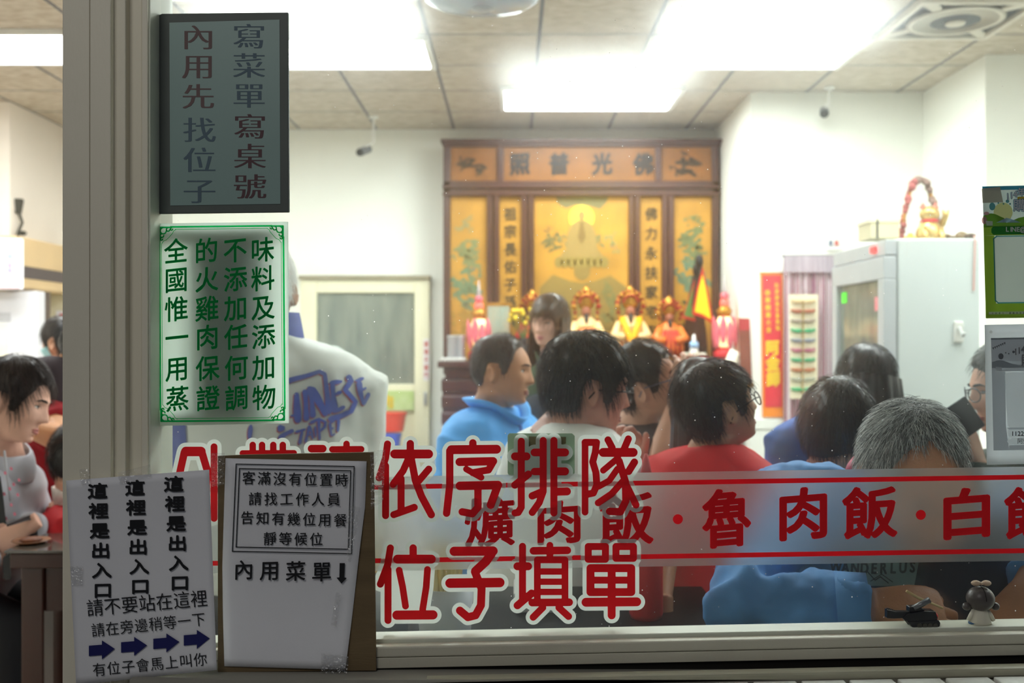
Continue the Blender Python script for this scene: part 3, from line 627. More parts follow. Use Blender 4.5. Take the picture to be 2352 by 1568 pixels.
def flyer_title(parent, Y, du, dv, c1, c2, ch='購'):
    for off, m, dy in ((.075, c2, 0), (.02, c1, .0003)):
        ik = Ink(Y-dy)
        for i, c in enumerate('114年'): ik.put(c, (2315, 2323, 2332, 2346)[i]+du, (451, 448, 445, 441)[i]+dv, (17, 17, 19, 20)[i], 21, off=off, slant=.1, rot=.14)
        ik.put(ch, 2341+du, 471+dv, 28, 30, off=off*.8)
        ik.build('lettering', m, parent)
flyer_title(fl, F1-.0006, 0, 0, mat('print_pale', '#eef3f3', .5, tl=.5), mat('print_blue', '#4f93b5', .5, tl=.5))
art('ticket', [[(2337, 452), (2337, 463), (2360, 462), (2360, 451)]], '#c2a53c', F1-.0005, fl)
ik = Ink(F1-.0005)
for i, ch in enumerate('主辦單位：嘉義市政府'): ik.put(ch, 2280+i*8, 719.3-i*.1, 4.4)
ik.build('small_lettering', M_ink, fl)

gf = thing('grey_flyer', P(2375, 905, SY), 'grey photocopied flyer below the green flyer on the window', 'flyer')
q3 = quad((2261, 746), (2500, 741), (2504, 1062), (2266, 1067))
sheet(fpaper(q3, SY-.001, .0008), 8, 16, 'paper', mat('copy_paper', '#e2e6e8', .5, .03, 5, tl=.6), gf)
G1 = SY-.0024
art('copy_area', [[(2276, 777), (2278, 853), (2496, 849), (2494, 773)], [(2278, 853), (2282, 1034), (2318, 1033.5), (2310, 975), (2309, 853)], [(2312, 982), (2318, 986), (2500, 983), (2500, 979)], [(2318, 1022), (2318, 1033.5), (2500, 1030), (2500, 1019)]], '#c2c6ca', G1, gf, .5)
art('copy_sky', [[(2276.5, 780), (2278, 830), (2496, 826), (2494, 776)]], '#dadee1', G1-.0001, gf, .5)
art('copy_top', [[(2276, 776), (2276, 780), (2494, 776), (2494, 772)]], '#9ba0a3', G1-.0002, gf, .5)
art('copy_hill', [[(2278, 845)]+[(2278+i*6, 832-5*math.sin(i*.5)) for i in range(9)]+[(2340, 838), (2400, 832), (2496, 834), (2496, 842)]], '#a6acb0', G1-.0002, gf, .5)
art('copy_balloon', [circ(2299, 818, 6, 7), circ(2328, 808, 3), circ(2317, 812, 1.6), circ(2310, 810, 1.6)], '#878c8f', G1-.0003, gf, .5)
art('copy_bunting', [[(2279+i*4.4, 798-i*1.9), (2283+i*4.4, 797-i*1.9), (2282+i*4.4, 803-i*1.9)] for i in range(7)], '#6e7275', G1-.0003, gf, .5)
art('copy_van', [[(2287, 842), (2288, 852), (2301, 852), (2300, 843)]], '#d0d4d6', G1-.0003, gf, .5)
art('copy_code', [[(2313, 855), (2308, 860), (2314, 975), (2320, 981), (2490, 976), (2490, 852)]], '#f0f3f4', G1-.0003, gf, .6)
art('number_box', [[(2318, 987), (2313, 995), (2318, 1003), (2490, 1000), (2490, 984)], [(2318, 1005), (2313, 1013), (2318, 1021), (2490, 1018), (2490, 1002)]], '#f0f3f4', G1-.0003, gf, .6)
art('punch_hole', [circ(2276, 762, 3.2)], '#f5f7f4', G1-.0002, gf, .4)
ik = Ink(G1-.0005)
for i, ch in enumerate('1122'): ik.put(ch, 2326+i*7.4, 995, 14.5, 14.5, off=.012)
ik.put('阿', 2343, 1012.5, 13.5); ik.put('勞', 2356, 1012, 13.5)
ik.build('lettering', M_ink, gf)
flyer_title(gf, G1-.0006, 18, 356, mat('print_grey', '#9ba0a3', .5, tl=.5), mat('print_greyl', '#dfe3e5', .5, tl=.5))
# ================================================================== shrine at the back wall
M_wood = mat('dark_rosewood', '#42201d', .35, .25, 5, .05, 40, stretch=(1, 1, .2), spec=.5)
M_gold = mat('gold_leaf_panel', '#bf8a32', .42, .2, 4, metal=.2, spec=.5)
M_goldm = mat('gilt', '#b98234', .3, .2, 20, .2, 60, metal=.7)
M_amber = mat('amber_panel', '#8f5a28', .4, .15, 6)
M_black = mat('black_lacquer', '#17181b', .4, .1)
YS = 7.5
sh = thing('shrine_screen', P(1335, 600, YS), 'dark wooden shrine screen with gold panels and a header of four black characters', 'shrine')
def rect(u0, v0, u1, v1, y0, y1, mb=None):
    return (mb or MB()).box(px(u0, y0), px(u1, y0), y0, y1, pz(v1, y0), pz(v0, y0))
rect(1022, 330, 1650, 850, YS+.06, YS+.14).build('back_board', M_wood, sh)
fr = MB()
for a in ((1016, 322, 1656, 336), (1018, 415, 1652, 447), (1018, 336, 1034, 860), (1636, 336, 1652, 860), (1142, 336, 1157, 416), (1506, 336, 1520, 416)): rect(*a, YS, YS+.1, fr)
rect(1012, 318, 1660, 327, YS-.03, YS+.1, fr); rect(1016, 424, 1654, 432, YS-.025, YS+.1, fr); rect(1016, 440, 1654, 449, YS-.02, YS+.1, fr)
fr.build('frame', M_wood, sh, bevel=.006)
for u0, u1 in ((1118, 1131), (1134, 1147), (1197, 1211), (1213, 1227), (1445, 1457), (1459, 1471), (1521, 1534), (1536, 1549)):
    rect(u0, 447, u1, 860, YS-.01, YS+.1).build('mullion', M_wood, sh, bevel=.008)
for u0, u1 in ((1034, 1142), (1157, 1506), (1520, 1636)): rect(u0, 338, u1, 416, YS+.03, YS+.06).build('header_panel', M_amber, sh)
for u0, u1 in ((1031, 1119), (1146, 1198), (1226, 1446), (1470, 1522), (1547, 1637)): rect(u0, 449, u1, 850, YS+.035, YS+.06).build('gold_panel', M_gold, sh)
ik = Ink(YS+.026)
for ch, u in zip('照普光佛', (1194, 1284, 1383, 1478)): ik.put(ch, u, 376, 48, 52, off=.045, shear=.06)
ik.build('lettering', M_black, sh)
def blobs(name, c, r, n, col, Y, parent, seed, asp=1.3):
    """brushed motif: overlapping flat strokes"""
    rg = random.Random(seed); ik = Ink(Y)
    for i in range(n):
        a = rg.uniform(0, 6.28); d = r*rg.random()**.6; u, v = c[0]+d*math.cos(a), c[1]+d*asp*math.sin(a)
        ik.stroke([(u, v), (u+rg.uniform(-1, 1)*r*.5, v+rg.uniform(-.6, .6)*r*.5), (u+rg.uniform(-1, 1)*r*.6, v+rg.uniform(-1, 1)*r*.5)], rg.uniform(.12, .3)*r)
    ik.build(name, mat('motif_'+col, [x*.62 for x in srgb(col)], .5, .2, 30), parent)
blobs('header_motif', (1085, 378), 26, 16, '#4a3a28', YS+.026, sh, 1, 1.0); blobs('header_motif', (1572, 376), 28, 15, '#4a3a28', YS+.026, sh, 2, .8)
for txt, u, v0, dv in (('祖宗長佑子孫賢', 1172, 491, 40.5), ('佛力永扶家宅安', 1496, 491, 45)):
    ik = Ink(YS+.03)
    for j, ch in enumerate(txt): ik.put(ch, u, v0+j*dv, 29, 32, off=.03, shear=.05)
    ik.build('lettering', mat('ink_brown', '#3b331f', .5, .1), sh)
# painted figures on the gold panels, plain generic shapes
YP = YS+.032
art('halo', [circ(1336, 500, 29, 30)], '#ffdc4a', YP, sh, 0)
art('cloud', [[(1276, 452), (1282, 468), (1300, 478), (1322, 470), (1352, 472), (1378, 480), (1392, 466), (1398, 452)]], '#6d6a46', YP+.001, sh, 0)
art('robe_figure', [circ(1336, 495, 8, 11), [(1329, 505), (1314, 514), (1304, 535), (1299, 572), (1284, 592), (1388, 592), (1373, 572), (1368, 535), (1358, 514), (1343, 505)]], '#9a8048', YP-.0012, sh, 0)
art('robe_shade', [[(1333, 510), (1339, 510), (1345, 545), (1336, 560), (1327, 545)]], '#7d6434', YP-.0016, sh, 0)
art('lotus_seat', [circ(1283+i*15, 602, 10, 13) for i in range(8)], '#8f7a3c', YP-.0014, sh, 0)
art('lower_figure', [circ(1337, 622, 19, 22), [(1240, 660), (1270, 630), (1310, 645), (1337, 650), (1365, 645), (1402, 632), (1440, 660), (1440, 760), (1232, 760)]], '#8a7238', YP-.0008, sh, 0)
for c, r, n, col, sd in (((1262, 560), 20, 14, '#7d7d4f', 3), ((1412, 555), 18, 10, '#b7b06a', 4), ((1300, 550), 14, 9, '#8a9466', 5), ((1374, 560), 14, 10, '#87915f', 6), ((1285, 690), 34, 16, '#8f8a4f', 7), ((1400, 690), 34, 16, '#8f8a4f', 8), ((1412, 568), 8, 5, '#6f93a0', 30), ((1260, 525), 9, 5, '#4e5c50', 31),
                         ((1070, 520), 20, 9, '#b9ae74', 9), ((1075, 580), 32, 22, '#9aa06a', 10), ((1072, 660), 34, 22, '#7d9a72', 11), ((1085, 610), 9, 6, '#4f7f94', 12), ((1068, 740), 34, 20, '#c89c3c', 13), ((1072, 700), 12, 7, '#57634c', 32),
                         ((1596, 515), 20, 14, '#8f9a62', 14), ((1588, 565), 30, 20, '#87925f', 15), ((1592, 640), 34, 18, '#7d9a78', 16), ((1608, 580), 9, 6, '#5e6a44', 17), ((1590, 740), 30, 14, '#6c6a3c', 18)):
    blobs('painted_motif', c, r, n, col, YP-.0004*(sd % 3), sh, sd)
# ------------------------------------------------------------------ altar table
ZT = pz(829, 6.9); X0, X1 = px(1016, 6.92), 1.56
at = thing('altar_table', (0.5, 7.2, 0), 'dark red wooden altar table with ribbed front below the shrine screen', 'altar table')
MB().box(X0-.03, X1, 6.86, 7.48, ZT-.045, ZT).build('top', M_wood, at, bevel=.008)
MB().box(X0+.02, X1-.02, 6.9, 7.46, ZT-.12, ZT-.046).build('apron', M_wood, at, bevel=.01)
MB().box(X0, X1-.03, 6.93, 7.46, .08, ZT-.121).build('body', M_wood, at)
for j in range(8):
    z = ZT-.17-j*.115
    MB().box(X0-.008, X1-.02, 6.915, 6.94, z-.045, z+.045).build('moulding', M_wood, at, bevel=.018)
MB().box(X0-.02, X1, 6.9, 7.46, 0, .079).build('plinth', M_wood, at, bevel=.01)

# ------------------------------------------------------------------ things on the altar
M_skin2 = mat('carved_face', '#9a5a44', .5, .1)
def statue(u, vtop, vbot, Y, robe, robe2, label, hw=30, dark=False, collar=None):
    k = Y/F; x, z0 = px(u, Y), ZT; H = (vbot-vtop)*k; w_ = hw*k
    H = pz(vtop, Y)-z0
    t = thing('deity_statue', (x, Y, z0), label, 'statue', 'statues on the altar')
    MB().box(x-w_*1.05, x+w_*1.05, Y-w_*.7, Y+w_*.7, z0, z0+.05*H).build('base', M_goldm, t, bevel=.006)
    z = lambda f: z0+f*H
    b = MB().lathe([(w_*1.15, .05*H), (w_*1.25, .2*H), (w_*1.05, .38*H), (w_*.8, .52*H), (w_*.35, .6*H)], (x, Y, z0), 20, 1, .75); b.build('robe', robe, t, smooth=True)
    m = MB()
    for s in (-1, 1): m.tube([(x+s*w_*.75, Y-w_*.2, z(.5)), (x+s*w_*1.2, Y-w_*.5, z(.33)), (x+s*w_*.45, Y-w_*.95, z(.3))], [w_*.3, w_*.4, w_*.34], 10)
    m.build('sleeve', robe, t, smooth=True)
    m = MB()
    for i in range(5): a = -1+.5*i; m.tube([(x+a*w_*.5, Y-w_*.84+abs(a)*w_*.12, z(.46)), (x+a*w_*.8, Y-w_*.98+abs(a)*w_*.2, z(.08))], w_*.1, 6)
    m.build('robe_panel', robe2, t, smooth=True)
    if collar:
        m = MB()
        for s in (-1, 1): m.tube([(x+s*w_*.65, Y-w_*.55, z(.56)), (x+s*w_*.35, Y-w_*.98, z(.4)), (x, Y-w_*1.12, z(.24)), (x, Y-w_*1.12, z(.06))], w_*.24, 8)
        m.build('stole', collar, t, smooth=True)
    MB().ell((x, Y-w_*.15, z(.65)), (w_*.36, w_*.36, .085*H)).build('head', M_skin2, t, smooth=True)
    MB().tube([(x, Y-w_*.42, z(.615)), (x, Y-w_*.55, z(.54)), (x, Y-w_*.6, z(.44))], [w_*.2, w_*.16, w_*.03], 8).build('beard', M_black, t, smooth=True)
    g = MB(); r = MB(); rg = random.Random(u)
    g.lathe([(w_*.5, .7*H), (w_*.62, .76*H), (w_*.55, .86*H), (w_*.3, .95*H), (w_*.06, H)], (x, Y, z0), 14, 1, .7)
    for i in range(16):
        a = math.pi*(i/15); e = (x+math.cos(a)*w_*.95, Y-w_*.1+rg.uniform(-.2, .2)*w_, z(.72)+math.sin(a)*.2*H)
        (g if i % 2 else r).ell(e, w_*rg.uniform(.15, .24), 8, 6)
    for s in (-1, 1):
        for j in range(4): (r if j % 2 else g).ell((x+s*w_*(.8+.1*rg.random()), Y-w_*.1, z(.7-.06*j)), w_*.15, 8, 6)
    for i in range(7): a = math.pi*(i+.5)/7; r.ell((x+math.cos(a)*w_*.55, Y-w_*.55, z(.76)+math.sin(a)*.1*H), w_*.13, 8, 6)
    g.build('headdress', M_goldm, t, smooth=True); r.build('pompom', mat('red_pompom', '#8f1d16', .8, .2, 40), t, smooth=True)
M_or = mat('orange_silk', '#e0762c', .45, .2, 25, spec=.5); M_cream = mat('cream_silk', '#e3bd84', .45, .15, 20, spec=.5)
M_redsilk = mat('red_silk', '#b8242a', .45, .15, 20); M_yel = mat('saffron_sash', '#f5a90f', .5, .05, 20)
statue(1346, 656, 800, 7.2, M_cream, M_or, 'deity statue in cream and orange robe under a gold crown, beside the standing woman', 30)
statue(1447, 655, 805, 7.2, M_cream, M_or, 'deity statue wearing a wide saffron stole in a V over pale robes', 31, collar=M_yel)
statue(1537, 678, 800, 7.24, M_or, M_redsilk, 'smaller orange deity statue, last of the row towards the flags', 28)
statue(1222, 664, 800, 7.26, M_redsilk, M_or, 'deity statue mostly hidden behind the head of the standing woman', 26)

def emi(name, col, st): 
    m, nt, out = newmat(name); e = N(nt, 'Emission'); e.inputs[0].default_value = (*srgb(col), 1); e.inputs[1].default_value = st
    d = N(nt, 'BsdfPrincipled'); d.inputs['Base Color'].default_value = (*srgb(col), 1); a = N(nt, 'AddShader'); nt.links.new(e.outputs[0], a.inputs[0]); nt.links.new(d.outputs[0], a.inputs[1]); nt.links.new(a.outputs[0], out.inputs[0]); return m
M_glow = emi('lamp_glow_warm', '#ffd9a0', 1.6); M_pink = mat('pink_glass', '#e77a8c', .15, .15, 20, spec=.6, tl=.3); M_glowr = emi('lamp_glow_red', '#ff5a50', .9)
def lotus(u, vtop, vbot, Y, label):
    x = px(u, Y); z0 = ZT; H = pz(vtop, Y)-z0; t = thing('lotus_lamp', (x, Y, z0), label, 'altar lamp', 'lit lotus lamps at both ends of the altar')
    r = .075
    MB().lathe([(r*1.0, 0), (r*1.05, .1*H), (r*.5, .16*H)], (x, Y, z0), 16).build('base', M_redsilk, t, smooth=True)
    MB().lathe([(r*.45, .16*H), (r*.75, .3*H), (r*.8, .42*H), (r*.5, .52*H)], (x, Y, z0), 16).build('bulb', M_glow, t, smooth=True)
    for i in range(10):
        a = 2*math.pi*i/10; ca, sa = math.cos(a), math.sin(a)
        M_ = Matrix.Rotation(a, 3, 'Z')
        MB().ell((x+ca*r*1.02, Y+sa*r*1.02, z0+(.36 if i % 2 else .3)*H), (r*.16, r*.34, .16*H), 10, 8, M_).build('petal', M_pink, t, smooth=True)
    MB().lathe([(r*.52, .5*H), (r*.72, .58*H), (r*.4, .64*H)], (x, Y, z0), 14).build('crown', M_goldm, t, smooth=True)
    MB().ell((x, Y, z0+.66*H), (r*.45, r*.45, .07*H), 12, 8).build('red_globe', M_glowr, t, smooth=True)
    MB().ell((x, Y, z0+.75*H), (r*.42, r*.42, .05*H), 12, 8).build('pink_globe', M_pink, t, smooth=True)
    MB().lathe([(r*.28, .78*H), (r*.12, .88*H), (r*.02, H)], (x, Y, z0), 10).build('finial', mat('clear_crystal', '#e6e0e6', .1, .05, trans=.5, spec=.6), t, smooth=True)
lotus(1100, 640, 825, 6.98, 'glowing pink lotus lamp beside the grey metal can')
lotus(1664, 630, 838, 6.96, 'glowing pink lotus lamp beside the flags and the dark red scroll')
t = thing('metal_can', (px(1048, 6.97), 6.97, ZT+.02), 'grey metal can on a white dish at the end of the altar', 'can')
x = px(1048, 6.97); k = 6.97/F
MB().lathe([(21*k, .012), (21*k, .155)], (x, 6.97, ZT+.012), 24).build('body', mat('brushed_tin', '#a6a8ae', .3, .12, 3, metal=.6, stretch=(8, 8, 1)), t, smooth=False)
MB().lathe([(22*k, .155), (22*k, .166), (19*k, .168)], (x, 6.97, ZT+.012), 24).build('rim', mat('tin_rim', '#c9cbd0', .3, .05, metal=.7), t)
t = thing('white_dish', (x, 6.97, ZT), 'white rectangular dish under the grey metal can', 'dish')
MB().box(x-.1, x+.065, 6.89, 7.05, ZT+.001, ZT+.012).build('plate', M_white, t, bevel=.004); MB().box(x-.105, x+.07, 6.885, 7.055, ZT+.012, ZT+.022).build('rim', M_white, t, bevel=.003)
t = thing('picture_frame', (px(1146, 7.15), 7.15, ZT), 'small gold framed picture standing behind the pink lamp', 'picture')
rect(1114, 695, 1176, 826, 7.28, 7.3).build('frame', M_goldm, t, bevel=.004); rect(1120, 703, 1170, 820, 7.275, 7.282).build('picture', mat('faded_picture', '#b9a88a', .4, .2, 6, col2='#8aa39a'), t)
t = thing('flower_vase', (px(1200, 7.1), 7.1, ZT), 'vase of small yellow flowers beside the standing woman', 'vase')
x = px(1202, 7.1); MB().lathe([(.03, 0), (.05, .06), (.03, .13), (.04, .16)], (x, 7.1, ZT), 16).build('vase', M_black, t, smooth=True)
m = MB(); s_ = MB(); rg = random.Random(3)
for i in range(14):
    p = (x+rg.uniform(-.1, .09), 7.1+rg.uniform(-.05, .05), ZT+.3+rg.uniform(-.04, .07)); s_.tube([(x, 7.1, ZT+.14), p], .003, 5); m.ell(p, .017, 8, 6)
s_.build('stems', mat('leaf_green', '#4c6a35', .6, .2, 30), t); m.build('blossoms', mat('yellow_petal', '#efcf3c', .6, .1, 40), t, smooth=True)
# flags
def flag(u0, v0, pts, col, edge, label, Y, um):
    t = thing('altar_flag', P(u0, 820, Y), label, 'flag', 'pennants on the altar')
    MB().tube([(px(um, Y), Y, ZT), (px(u0, Y), Y, pz(v0, Y))], .007, 8).build('pole', M_black, t)
    MB().ell((px(u0, Y), Y, pz(v0, Y)), (.03, .03, .05), 12, 8).build('tassel', M_black, t, smooth=True)
    slab(pts, Y-.02, .004, 'border', edge, t); cu = sum(p[0] for p in pts)/len(pts); cv = sum(p[1] for p in pts)/len(pts)
    slab([(cu+(u-cu)*.74, cv+(v-cv)*.78) for u, v in pts], Y-.024, .003, 'cloth', col, t)
flag(1606, 600, [(1614, 612), (1630, 690), (1640, 745), (1612, 728), (1590, 722), (1600, 664)], mat('flag_yellow', '#f4c817', .6, .05), mat('flag_red', '#c02a20', .6, .1), 'yellow pennant with red edge leaning on the altar', 7.1, 1598)
flag(1600, 620, [(1596, 640), (1590, 700), (1598, 738), (1566, 730), (1572, 712)], mat('flag_green', '#4f7a3a', .6, .1), mat('flag_red', '#c02a20', .6, .1), 'green pennant behind the yellow pennant', 7.2, 1590)
t = thing('fringed_canopy_pole', (px(1612, 7.3), 7.3, ZT), 'dark tasselled standard behind the flags', 'standard')
MB().tube([(px(1600, 7.3), 7.3, ZT), (px(1610, 7.3), 7.3, pz(600, 7.3))], .012, 8).build('pole', M_black, t)
MB().lathe([(.1, 0), (.085, .2), (.05, .45), (.02, .62)], (px(1596, 7.3), 7.3, ZT), 14, 1, .5).build('drape', mat('dark_drape', '#2c2922', .8, .3, 30), t, smooth=True)
# offerings
t = thing('offering_plate', (px(1594, 6.98), 6.98, ZT), 'round red plate of offerings with a small white bottle', 'plate')
x = px(1594, 6.98)
MB().lathe([(.07, 0), (.105, .022), (.108, .03), (.09, .028), (.05, .01)], (x, 6.98, ZT), 24).build('plate', mat('red_plate', '#d3262c', .3, .05), t, smooth=True)
for i in range(9):
    a = 2*math.pi*i/9; tag(MB().ell((x+.072*math.cos(a), 6.98+.07*math.sin(a), ZT+.042), (.022, .022, .017), 10, 7).build('sweet', mat('pale_sweets', '#d9cfc4', .6, .3, 20, col2='#7f8f6a'), smooth=True), 'pale sweet lying on the round red plate', 'sweet', 'sweets on the red plate')
t = thing('small_bottle', (x, 6.98, ZT+.012), 'small white bottle with a pale blue collar on the red plate', 'bottle')
MB().lathe([(.028, -.018), (.03, .05), (.022, .065)], (x, 6.98, ZT+.03), 16).build('body', M_white, t, smooth=True)
MB().lathe([(.034, .062), (.03, .1), (.022, .104)], (x, 6.98, ZT+.03), 16).build('collar', mat('pale_blue_plastic', '#8fb9dd', .4, .05), t, smooth=True)
MB().lathe([(.018, .1), (.014, .12), (.01, .15), (.002, .158)], (x, 6.98, ZT+.03), 14).build('teat', M_white, t, smooth=True)
t = thing('incense_cup', (px(1524, 6.95), 6.95, ZT), 'little white cup on the altar beside the red plate', 'cup')
MB().lathe([(.022, 0), (.036, .04), (.033, .042), (.02, .006)], (px(1524, 6.95), 6.95, ZT), 16).build('bowl', M_white, t, smooth=True); MB().lathe([(.024, 0), (.024, .006)], (px(1524, 6.95), 6.95, ZT), 16).build('foot', M_white, t)
# hanging things beside the altar
YG = 6.6
t = thing('paper_roll', P(1683, 830, 6.75), 'white paper roll leaning beside the pink lamp', 'paper roll')
MB().tube([P(1668, 856, 6.64), P(1692, 808, 6.64)], [.045, .045], 14).build('roll', mat('cream_paper', '#eeead8', .6, .04), t, smooth=True)
MB().tube([P(1691.2, 810, 6.639), P(1692.6, 807, 6.639)], [.02, .02], 12).build('core', M_card, t)
t = thing('lamp_stand', (px(1664, 6.8), 6.8, 0), 'grey pedestal beside the altar holding paper roll', 'stand')
MB().box(px(1642, 6.72), px(1690, 6.72), 6.72, 6.84, 0, ZT-.075).build('body', mat('grey_stone', '#8d897c', .7, .15, 20), t, bevel=.004); MB().box(px(1638, 6.71), px(1694, 6.71), 6.71, 6.85, ZT-.075, ZT-.06).build('top', M_white, t, bevel=.003)
t = thing('red_scroll', (px(1712, 6.56), 6.56, .9), 'narrow dark red scroll hanging by the pier edge', 'scroll')
slab([(1696, 730), (1722, 731), (1728, 886), (1702, 887)], 6.563, .006, 'sheet', mat('scroll_brown', '#7d4536', .7, .15, 8), t)
slab([(1697, 731), (1721, 732), (1722, 758), (1698, 758)], 6.559, .003, 'red_top', mat('scroll_red', '#b03a40', .7, .1), t)
MB().tube([P(1700, 885, 6.56), P(1730, 884, 6.56)], .014, 10).build('rod', M_goldm, t)

# ------------------------------------------------------------------ banner, curtain and hanging chart on the pier
YB = 6.57
t = thing('red_banner', P(1774, 790, YB), 'long red banner with orange border and gold characters', 'banner')
slab([(1747, 628), (1798, 628), (1803, 958), (1752, 958)], YB, .004, 'border', mat('orange_satin', '#ef8a1d', .5, .08, 10), t)
slab([(1751, 632), (1794, 632), (1797, 935), (1757, 935)], YB-.004, .003, 'cloth', mat('red_satin', '#d82f40', .45, .12, 9), t)
MB().tube([P(1744, 627, YB), P(1800, 627, YB)], .006, 8).build('rod', M_goldm, t)
ik = Ink(YB-.006)
for j, ch in enumerate('阿金師'): ik.put(ch, 1774+j, 798+j*36, 32, 36, off=.06, shear=.06)
for j, ch in enumerate('恭賀開業大吉'): ik.put(ch, 1763+j*.5, 672+j*17, 13, 14, off=.03)
for j, ch in enumerate('財源廣進生意興隆'): ik.put(ch, 1784+j*.4, 655+j*14, 10, 12, off=.03)
ik.build('lettering', mat('gold_thread', '#e8c02c', .5, .1), t)
def stripes():
    m, nt, out = newmat('striped_curtain'); L = nt.links.new
    tc = N(nt, 'TexCoord'); sp = N(nt, 'SeparateXYZ'); L(tc.outputs['Object'], sp.inputs[0])
    wv = N(nt, 'TexNoise'); wv.noise_dimensions = '1D'; wv.inputs['Scale'].default_value = 46; wv.inputs['Detail'].default_value = 1.5; L(sp.outputs[0], wv.inputs['W'])
    r = N(nt, 'ValToRGB'); r.color_ramp.interpolation = 'CONSTANT'; e = r.color_ramp.elements
    e[0].position = 0; e[0].color = (*srgb('#7f4c66'), 1); e[1].position = .42; e[1].color = (*srgb('#d3cbcf'), 1)
    x_ = e.new(.5); x_.color = (*srgb('#8c6f7c'), 1); x_ = e.new(.56); x_.color = (*srgb('#a24a62'), 1); x_ = e.new(.63); x_.color = (*srgb('#978891'), 1)
    L(wv.outputs[0], r.inputs[0]); p = N(nt, 'BsdfPrincipled'); p.inputs['Roughness'].default_value = .85; L(r.outputs[0], p.inputs['Base Color']); L(p.outputs[0], out.inputs[0]); return m
YD = 6.5
t = thing('striped_curtain', P(1858, 600, YD), 'purple and grey striped curtain hanging in a doorway by the fridge', 'curtain')
def cur(s, tt):
    p = P(1800+118*s, 590+500*tt, YD); p.y += .022*math.sin(s*38)*(.3+.7*tt); return p
sheet(cur, 90, 10, 'cloth', stripes(), t, .003)
MB().tube([P(1796, 588, YD), P(1922, 588, YD)], .009, 8).build('rod', mat('grey_metal', '#6a6b6e', .4, .05, metal=.6), t)
m = MB(); m.box(px(1800, YD), px(1918, YD), YD-.03, YD-.026, pz(626, YD), pz(588, YD)); m.build('valance', mat('valance_cloth', '#a79ba6', .85, .25, 60, stretch=(1, 1, .05)), t)
t = thing('hanging_chart', P(1848, 680, YD-.05), 'long cream wall hanging with rows of small green and red birds', 'wall hanging')
slab([(1813, 676), (1879, 676), (1877, 915), (1815, 915)], YD-.06, .006, 'panel', mat('cream_cloth', '#e4dcc0', .8, .06, 12), t)
MB().tube([P(1845, 690, YD-.07), P(1843, 905, YD-.07)], .006, 6).build('cord', mat('jute', '#a08a5a', .8, .2, 40), t)
for j, col in enumerate(('#c9b48a', '#9a5a42', '#8d8478', '#2f9a6a', '#77808c', '#97506a', '#2f8a62', '#a5684a', '#8a9080', '#2c9a66')):
    v = 692+j*22.5; m = MB()
    for s in (-1, 1):
        c = P(1845+s*13, v, YD-.075); m.ell(c, (.036, .012, .014), 10, 6); m.ell(P(1845+s*25, v-2, YD-.075), .011, 8, 6); m.tube([P(1845+s*2, v+1, YD-.075), P(1845+s*6, v, YD-.075)], .007, 6)
    m.build('bird_ornament', mat('bird_'+col, col, .6, .1), t, smooth=True)

# ------------------------------------------------------------------ tall fridge
M_fr = mat('fridge_white', '#ccd4d1', .3, .02, 2); M_frg = mat('fridge_grey', '#b9bec0', .35, .04)
FX0, FX1, FY0, FY1 = 1.557, px(2252, 4.17), 4.17, 4.85; FZ = pz(547, 4.17)
t = thing('display_fridge', ((FX0+FX1)/2, 4.5, 0), 'tall white display fridge seen from its side with a glass door', 'fridge')
MB().box(FX0+.06, FX1, FY0, FY1, .06, FZ).build('cabinet', M_fr, t, bevel=.008)
m = MB(); m.box(FX0, FX0+.055, FY0+.002, FY1, FZ-.17, FZ-.075); m.box(FX0, FX0+.055, FY0+.002, FY1, .12, .3)
m.box(FX0, FX0+.055, FY0+.002, FY0+.07, .3, FZ-.17); m.box(FX0, FX0+.055, FY1-.07, FY1, .3, FZ-.17); m.build('door', M_frg, t, bevel=.004)
MB().box(FX0+.008, FX0+.056, FY0+.003, FY1, FZ-.07, FZ-.005).build('header', M_frg, t, bevel=.004)
MB().box(FX0+.02, FX0+.03, FY0+.07, FY1-.07, .3, FZ-.17).build('door_glass', mat('fridge_glass', '#5d6a64', .08, .35, 5, spec=.7, col2='#8b9186', stretch=(1, 3, 1)), t)
MB().box(FX0-.004, FX0+.01, FY0+.1, FY0+.15, FZ-.05, FZ-.025).build('red_lamp', emi('red_led', '#ff3030', 2.0), t)
MB().box(FX0+.016, FX0+.02, FY1-.16, FY1-.1, FZ-.25, FZ-.2).build('green_lamp', emi('green_led', '#40d020', .8), t)
MB().box(FX0+.016, FX0+.02, FY0+.1, FY0+.15, FZ-.3, FZ-.24).build('red_label', mat('pink_label', '#e58a90', .5), t)
for s in (0, 1, 2): MB().box(FX0+.06, FX0+.066, FY0+.08, FY1-.08, .5+.33*s, .52+.33*s).build('shelf', M_frg, t)
for a in (FY0+.06, FY1-.06):
    for b in (FX0+.1, FX1-.06): MB().lathe([(.025, 0), (.025, .06)], (b, a, 0), 12).build('foot', M_dark, t)
h = thing('fridge_hook', P(2203, 762, 4.16), 'small white hook stuck on the side of the fridge', 'hook')
rect(2192, 738, 2214, 786, 4.158, 4.1702).build('backplate', mat('hook_plastic', '#d9d8d0', .5, .05), h, bevel=.004)
MB().tube([P(2204, 752, 4.157), P(2204, 772, 4.15)+Vector((0, -.03, 0)), P(2204, 766, 4.14)+Vector((0, -.045, 0))], .007, 8).build('hook', mat('hook_grey', '#aeb0ac', .4), h, smooth=True)
